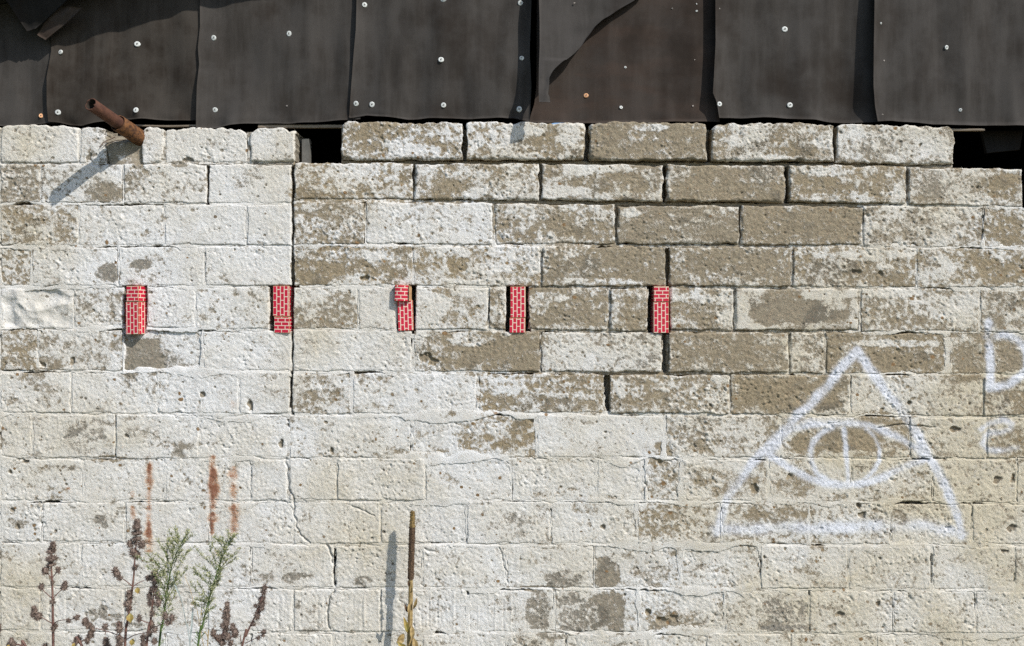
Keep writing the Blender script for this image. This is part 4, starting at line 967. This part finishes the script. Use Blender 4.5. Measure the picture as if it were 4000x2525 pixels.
seed_plant(Q4([(1290, 1520), (1310, 1300), (1350, 1050), (1380, 800), (1390, 650), (1403, 500), (1415, 240)]),
    W4([(1415, 245, 38, 40), (1412, 292, 48, 32), (1415, 350, 62, 30), (1410, 412, 56, 26), (1400, 455, 18, 22), (1345, 462, 36, 46), (1462, 470, 44, 50), (1370, 545, 42, 46), (1408, 580, 46, 50), (1396, 710, 30, 28), (1330, 985, 30, 50), (1320, 1080, 48, 44), (1345, 1015, 24, 40), (1330, 1140, 30, 30)]),
    [(Q4([(1372, 905), (1310, 855), (1250, 810)]), W4([(1190, 745, 34, 46), (1205, 775, 38, 38), (1240, 815, 24, 30)])), (Q4([(1378, 900), (1430, 865), (1490, 840)]), []),
     (Q4([(1300, 1448), (1180, 1390), (985, 1332)]), W4([(880, 1270, 40, 46), (915, 1305, 36, 36)])), (Q4([(1310, 1448), (1400, 1400), (1560, 1370)]), W4([(1600, 1355, 26, 24)])),
     (Q4([(1090, 1375), (1085, 1400)]), W4([(1085, 1320, 28, 36)]))],
    [(*Z4(1418, 910), 15), (*Z4(1345, 1180), 21), (*Z4(1375, 1440), 16)], .37, 'tallest dark seed head plant, with yellow leaves along its reddish stem')
seed_plant(Q5([(350, 1520), (385, 1300), (410, 1100), (425, 950), (435, 760)]),
    W5([(430, 770, 32, 36), (430, 815, 46, 40), (435, 862, 36, 28), (420, 930, 50, 34), (382, 1000, 28, 50), (462, 1000, 34, 46), (472, 1075, 34, 40), (395, 1070, 36, 44), (365, 815, 26, 30), (410, 1180, 22, 40), (400, 1300, 26, 50), (380, 1390, 30, 40), (315, 1440, 30, 46), (430, 1470, 30, 34), (320, 1500, 36, 30)]),
    [(Q5([(385, 1340), (460, 1310), (560, 1270)]), W5([(545, 1210, 26, 46), (608, 1235, 28, 44), (570, 1280, 30, 26)])), (Q5([(395, 1290), (330, 1265), (275, 1245)]), W5([(272, 1235, 28, 42)]))],
    [], .40, 'shorter seed head plant crowded against the first feathery green plant')
seed_plant(Q5([(1120, 1530), (1150, 1400), (1170, 1250), (1180, 1080)]),
    W5([(1180, 1095, 26, 34), (1178, 1150, 40, 40), (1172, 1215, 48, 42), (1170, 1285, 44, 42), (1140, 1310, 34, 26), (1165, 1350, 36, 40), (1240, 1330, 34, 50), (1265, 1390, 44, 50), (1180, 1420, 46, 46), (1110, 1440, 48, 46), (1040, 1385, 32, 46), (1070, 1430, 26, 26), (1220, 1490, 30, 36), (1130, 1490, 40, 30)]),
    [(Q5([(1150, 1500), (1190, 1470), (1250, 1400)]), []), (Q5([(1130, 1490), (1080, 1450), (1040, 1400)]), [])], [], .36, 'bushy low seed head plant right of the green plants')
seed_plant(Q5([(1335, 1525), (1375, 1420), (1430, 1290), (1500, 1150), (1570, 905)]),
    W5([(1570, 918, 24, 34), (1560, 965, 30, 32), (1540, 1035, 40, 38), (1535, 1090, 40, 34), (1510, 1150, 34, 36), (1488, 1210, 38, 44), (1450, 1292, 22, 24), (1475, 1105, 16, 16), (1545, 1130, 22, 20)]),
    [(Q5([(1370, 1488), (1450, 1450), (1540, 1405)]), W5([(1555, 1385, 26, 38), (1507, 1437, 20, 22)])), (Q5([(1345, 1515), (1320, 1450), (1325, 1400)]), [])], [], .35, 'slanting seed head plant at the right end of the weeds')
seed_plant(Q4([(890, 1600), (800, 1490), (840, 1470), (900, 1440)]),
    W4([(955, 1350, 30, 46), (935, 1400, 40, 50), (900, 1460, 34, 42), (800, 1450, 40, 42), (770, 1490, 24, 26), (1095, 1470, 34, 56), (1105, 1520, 40, 30)]), [], [(*Z4(765, 1485), 10)], .34, 'low seed head sprig between the two tall stems, tip pointing up right')
seed_plant(Q4([(1250, 1640), (1240, 1500), (1232, 1280)]), W4([(1230, 1300, 32, 40), (1232, 1350, 40, 40), (1220, 1430, 28, 26), (1240, 1470, 40, 36), (1235, 1520, 40, 30)]), [], [], .39, 'short upright seed spike close behind the tallest stem')
seed_plant(Q4([(330, 1640), (230, 1520), (160, 1500)]), W4([(118, 1470, 34, 40), (140, 1505, 30, 30), (90, 1510, 30, 24), (465, 1515, 22, 22)]), [], [(*Z4(95, 1500), 9)], .34, 'small seed head poking up at the bottom left corner')
seed_plant(Q4([(-60, 1640), (-40, 1480), (-16, 1350)]), W4([(-6, 1335, 18, 44), (-30, 1400, 26, 40)]), [], [], .36, 'seed head cut by the left edge of the picture')
# feathery green plants
def green(stem, width, dm, label, seed):
    pts = to_ground(stem, dm); rr_ = np.random.default_rng(seed)
    root = empty('feathery_green_plant', PA(*pts[0], dm)); tag(root, label, 'plant', 'feathery green plants at the lower left')
    path = smooth_path([PA(x, y, dm) for x, y in pts], 8)
    m = MB(); m.tube(path, 3.0 * U, .8 * U, 6); m.build('stem', MGREEN, root)
    P_ = np.array(path); cum = np.concatenate([[0], np.cumsum(np.linalg.norm(np.diff(P_, axis=0), axis=1))]); tot = cum[-1]
    def at(t):
        i = min(max(np.searchsorted(cum, t * tot) - 1, 0), len(P_) - 2); a = (t * tot - cum[i]) / (cum[i + 1] - cum[i] + 1e-9)
        return Vector(P_[i] * (1 - a) + P_[i + 1] * a)
    ztop = P_[-1][2]; zb = width[0][0]
    leafm = MB(); sp = MB(); tw = MB()
    hs = np.array([ztop - p[2] for p in P_]) / U
    # branchlets: length by distance below the tip
    n = 54
    for b in range(n):
        h_ = 5 + (b + rr_.random()) / n * width[-1][0]
        tz = ztop - h_ * U
        t = float(np.interp(-tz, -P_[:, 2][::-1][::-1], cum / tot)) if False else float(np.interp(tz, P_[:, 2], cum / tot))
        p = at(t); L = np.interp(h_, [q[0] for q in width], [q[1] for q in width]) * rr_.uniform(.5, 1.1) * U
        az = b * 2.4 + rr_.normal(0, .4); d = Vector((math.cos(az), math.sin(az) * .7, .75)).normalized()
        q = [p]; dd = d.copy()
        for k_ in range(4):
            dd = (dd + Vector(rr_.normal(0, .16, 3)) + Vector((0, 0, .06))).normalized(); q.append(q[-1] + dd * L / 4)
        tw.tube(q, .75 * U, .35 * U, 3)
        for k_ in range(int(5 + L / U / 2.7)):
            u_ = rr_.uniform(.3, 1.0); i = min(int(u_ * 4), 3); a = u_ * 4 - i; c = q[i].lerp(q[i + 1], a)
            o2 = (dd + Vector(rr_.normal(0, .7, 3)) + Vector((0, 0, .45))).normalized(); tl = rr_.uniform(3, 9) * U
            tw.tube([c, c + o2 * tl], .35 * U, .25 * U, 3)
            for z_ in range(3):
                e = c + o2 * tl * rr_.uniform(.5, 1.05) + Vector(rr_.normal(0, .8 * U, 3))
                sp.leaf(e, o2 + Vector(rr_.normal(0, .6, 3)), rr_.uniform(2.4, 4.8) * U, rr_.uniform(.6, 1.2) * U)
    for k_ in range(90):
        h_ = rr_.uniform(10, 420); tz = ztop - h_ * U
        if tz < .02: continue
        p = at(float(np.interp(tz, P_[:, 2], cum / tot))); az = rr_.random() * 6.28
        leafm.leaf(p, (math.cos(az), math.sin(az), rr_.uniform(.5, 1.3)), rr_.uniform(11, 24) * U * (1 if h_ > 120 else .6), rr_.uniform(.8, 1.5) * U)
    o = tw.build('twigs', MGREEN, root); tag(o, kind='stuff'); o = sp.build('flower_buds', MSPRAY, root); tag(o, kind='stuff'); o = leafm.build('leaves', MLEAFG, root); tag(o, kind='stuff')
green(Q5([(480, 1520), (510, 1330), (530, 1200), (570, 900), (620, 660), (700, 480), (735, 400)]), [(0, 16), (12, 40), (40, 66), (80, 80), (120, 74), (160, 52), (190, 30)], .38, 'fuller feathery green plant with a broad plume bending right', 61)
green(Q5([(880, 1520), (920, 1340), (965, 1150), (1040, 880), (1130, 610), (1200, 450), (1245, 370)]), [(0, 12), (20, 30), (60, 54), (110, 70), (150, 62), (180, 40), (200, 18)], .39, 'slimmer feathery green plant slanting right towards the rust stains', 62)
# a few grass blades and dry stalks between them
for (pts, rr0, mt, lab) in [(Q5([(800, 1530), (760, 1290), (720, 1080), (690, 985), (655, 905), (642, 865)]), 2.2, MGRASS, 'pale grass stalk with a thick bent tip between the two green plants'),
        (Q5([(795, 1530), (810, 1400), (822, 1260), (830, 1120)]), 2.6, MGRASS, 'blue grey upright grass blade between the two green plants'),
        (Q5([(900, 1300), (850, 1130), (800, 930), (765, 850), (745, 790)]), 1.4, MSTRAW, 'thin straw stalk leaning left between the two green plants'),
        (Q5([(980, 1530), (985, 1450), (965, 1385), (940, 1370)]), 2.4, MSTRAW, 'short curled straw blade beside the slimmer green plant'),
        (Q5([(905, 1300), (915, 1200), (918, 1090), (895, 1030)]), 1.1, MSTRAW, 'thin dry stalk beside the slimmer green plant')]:
    dm = .39; q = to_ground(pts, dm); path = smooth_path([PA(x, y, dm) for x, y in q], 6)
    m = MB(); m.tube(path, rr0 * U * .55, rr0 * U * .35, 4)
    if mt is MGRASS:
        for i_ in range(3): m.leaf(path[-14 + 3 * i_], Vector(path[-8 + 3 * i_]) - Vector(path[-14 + 3 * i_]), 38 * U, rr0 * U * .9, up=(.2, -1, .2))
    root = empty('grass_stalk', path[0]); tag(root, lab, 'grass stalk'); m.build('blade', mt, root)
# ------------------------------------------------------------------ tall dried flower spike
DM = .062
sp_pts = [(960, 1900, .10), (962, 1640, .085), (963, 1520, .075), (965, 1440, .068), (966, 1362, .064), (968, 1290, DM), (970.3, 1204, DM)]
path = [PA(*p) for p in sp_pts]; path[0] = (path[0][0], path[0][1], 0.0)
root = empty('dried_flower_spike', path[0]); tag(root, 'single tall dried flower spike with a dark brown head and yellow withered stalk', 'plant')
m = MB(); m.tube(smooth_path(path[:5], 8), 8.5 * S, 4.6 * S, 8); m.build('stalk', MSTALK, root)
def spike_part(name, mat, ya, yb, n, r0, r1):
    m = MB(); pts = []
    for i in range(n + 1):
        y = ya + (yb - ya) * i / n; x = np.interp(-y, [-p[1] for p in sp_pts], [p[0] for p in sp_pts]); d = np.interp(-y, [-p[1] for p in sp_pts], [p[2] for p in sp_pts]); pts.append(PA(x, y, d))
    m.tube(pts, r0 * S * .8, r1 * S * .8, 8)
    for _ in range(int(abs(yb - ya) * 7)):
        t = rp.random(); i = min(int(t * n), n - 1); p = Vector(pts[i]).lerp(Vector(pts[i + 1]), t * n - i); a = rp.random() * 6.28
        dr = Vector((math.cos(a), math.sin(a), .3)); r = (r0 + (r1 - r0) * t) * S
        m.spike(p + dr * r * .6, dr + Vector(rp.normal(0, .2, 3)), rp.uniform(2.2, 5.0) * S, rp.uniform(.7, 1.3) * S)
    m.build(name, mat, root)
spike_part('seed_spike', MSPIKE, 1362, 1240, 14, 8.8, 8.4)
spike_part('spike_tip', MSPIKET, 1243, 1203, 6, 8.2, 5.0)
for (x, y, d, L, wv, mt) in [(972, 1432, (.35, -.2, 1), 30, 4, MSTALK), (958, 1440, (-.25, -.3, 1), 24, 4, MSPIKE), (968, 1470, (.1, -.4, -1), 34, 6, MSTALK), (960, 1490, (-.2, -.3, 1), 44, 6, MLEAFY), (950, 1500, (-.5, -.4, -.2), 20, 8, MSTALK), (972, 1500, (.3, -.4, -.9), 36, 7, MSTALK), (955, 1530, (-.4, -.4, .6), 34, 8, MLEAFY), (975, 1545, (.4, -.3, .8), 36, 8, MSTALK), (962, 1420, (0, -.5, -1), 24, 4, MSTALK), (966, 1395, (.1, -.4, .9), 26, 3.5, MSTALK), (950, 1490, (-.6, -.3, -.8), 26, 8, MSTALK), (962, 1380, (-.1, -.3, 1), 18, 3, MSPIKE)]:
    m = MB(); m.leaf(PA(x, y, .078), d, L * S, wv * S, up=(.3, -1, .2), fold=.5); m.build('withered_leaf', mt, root)
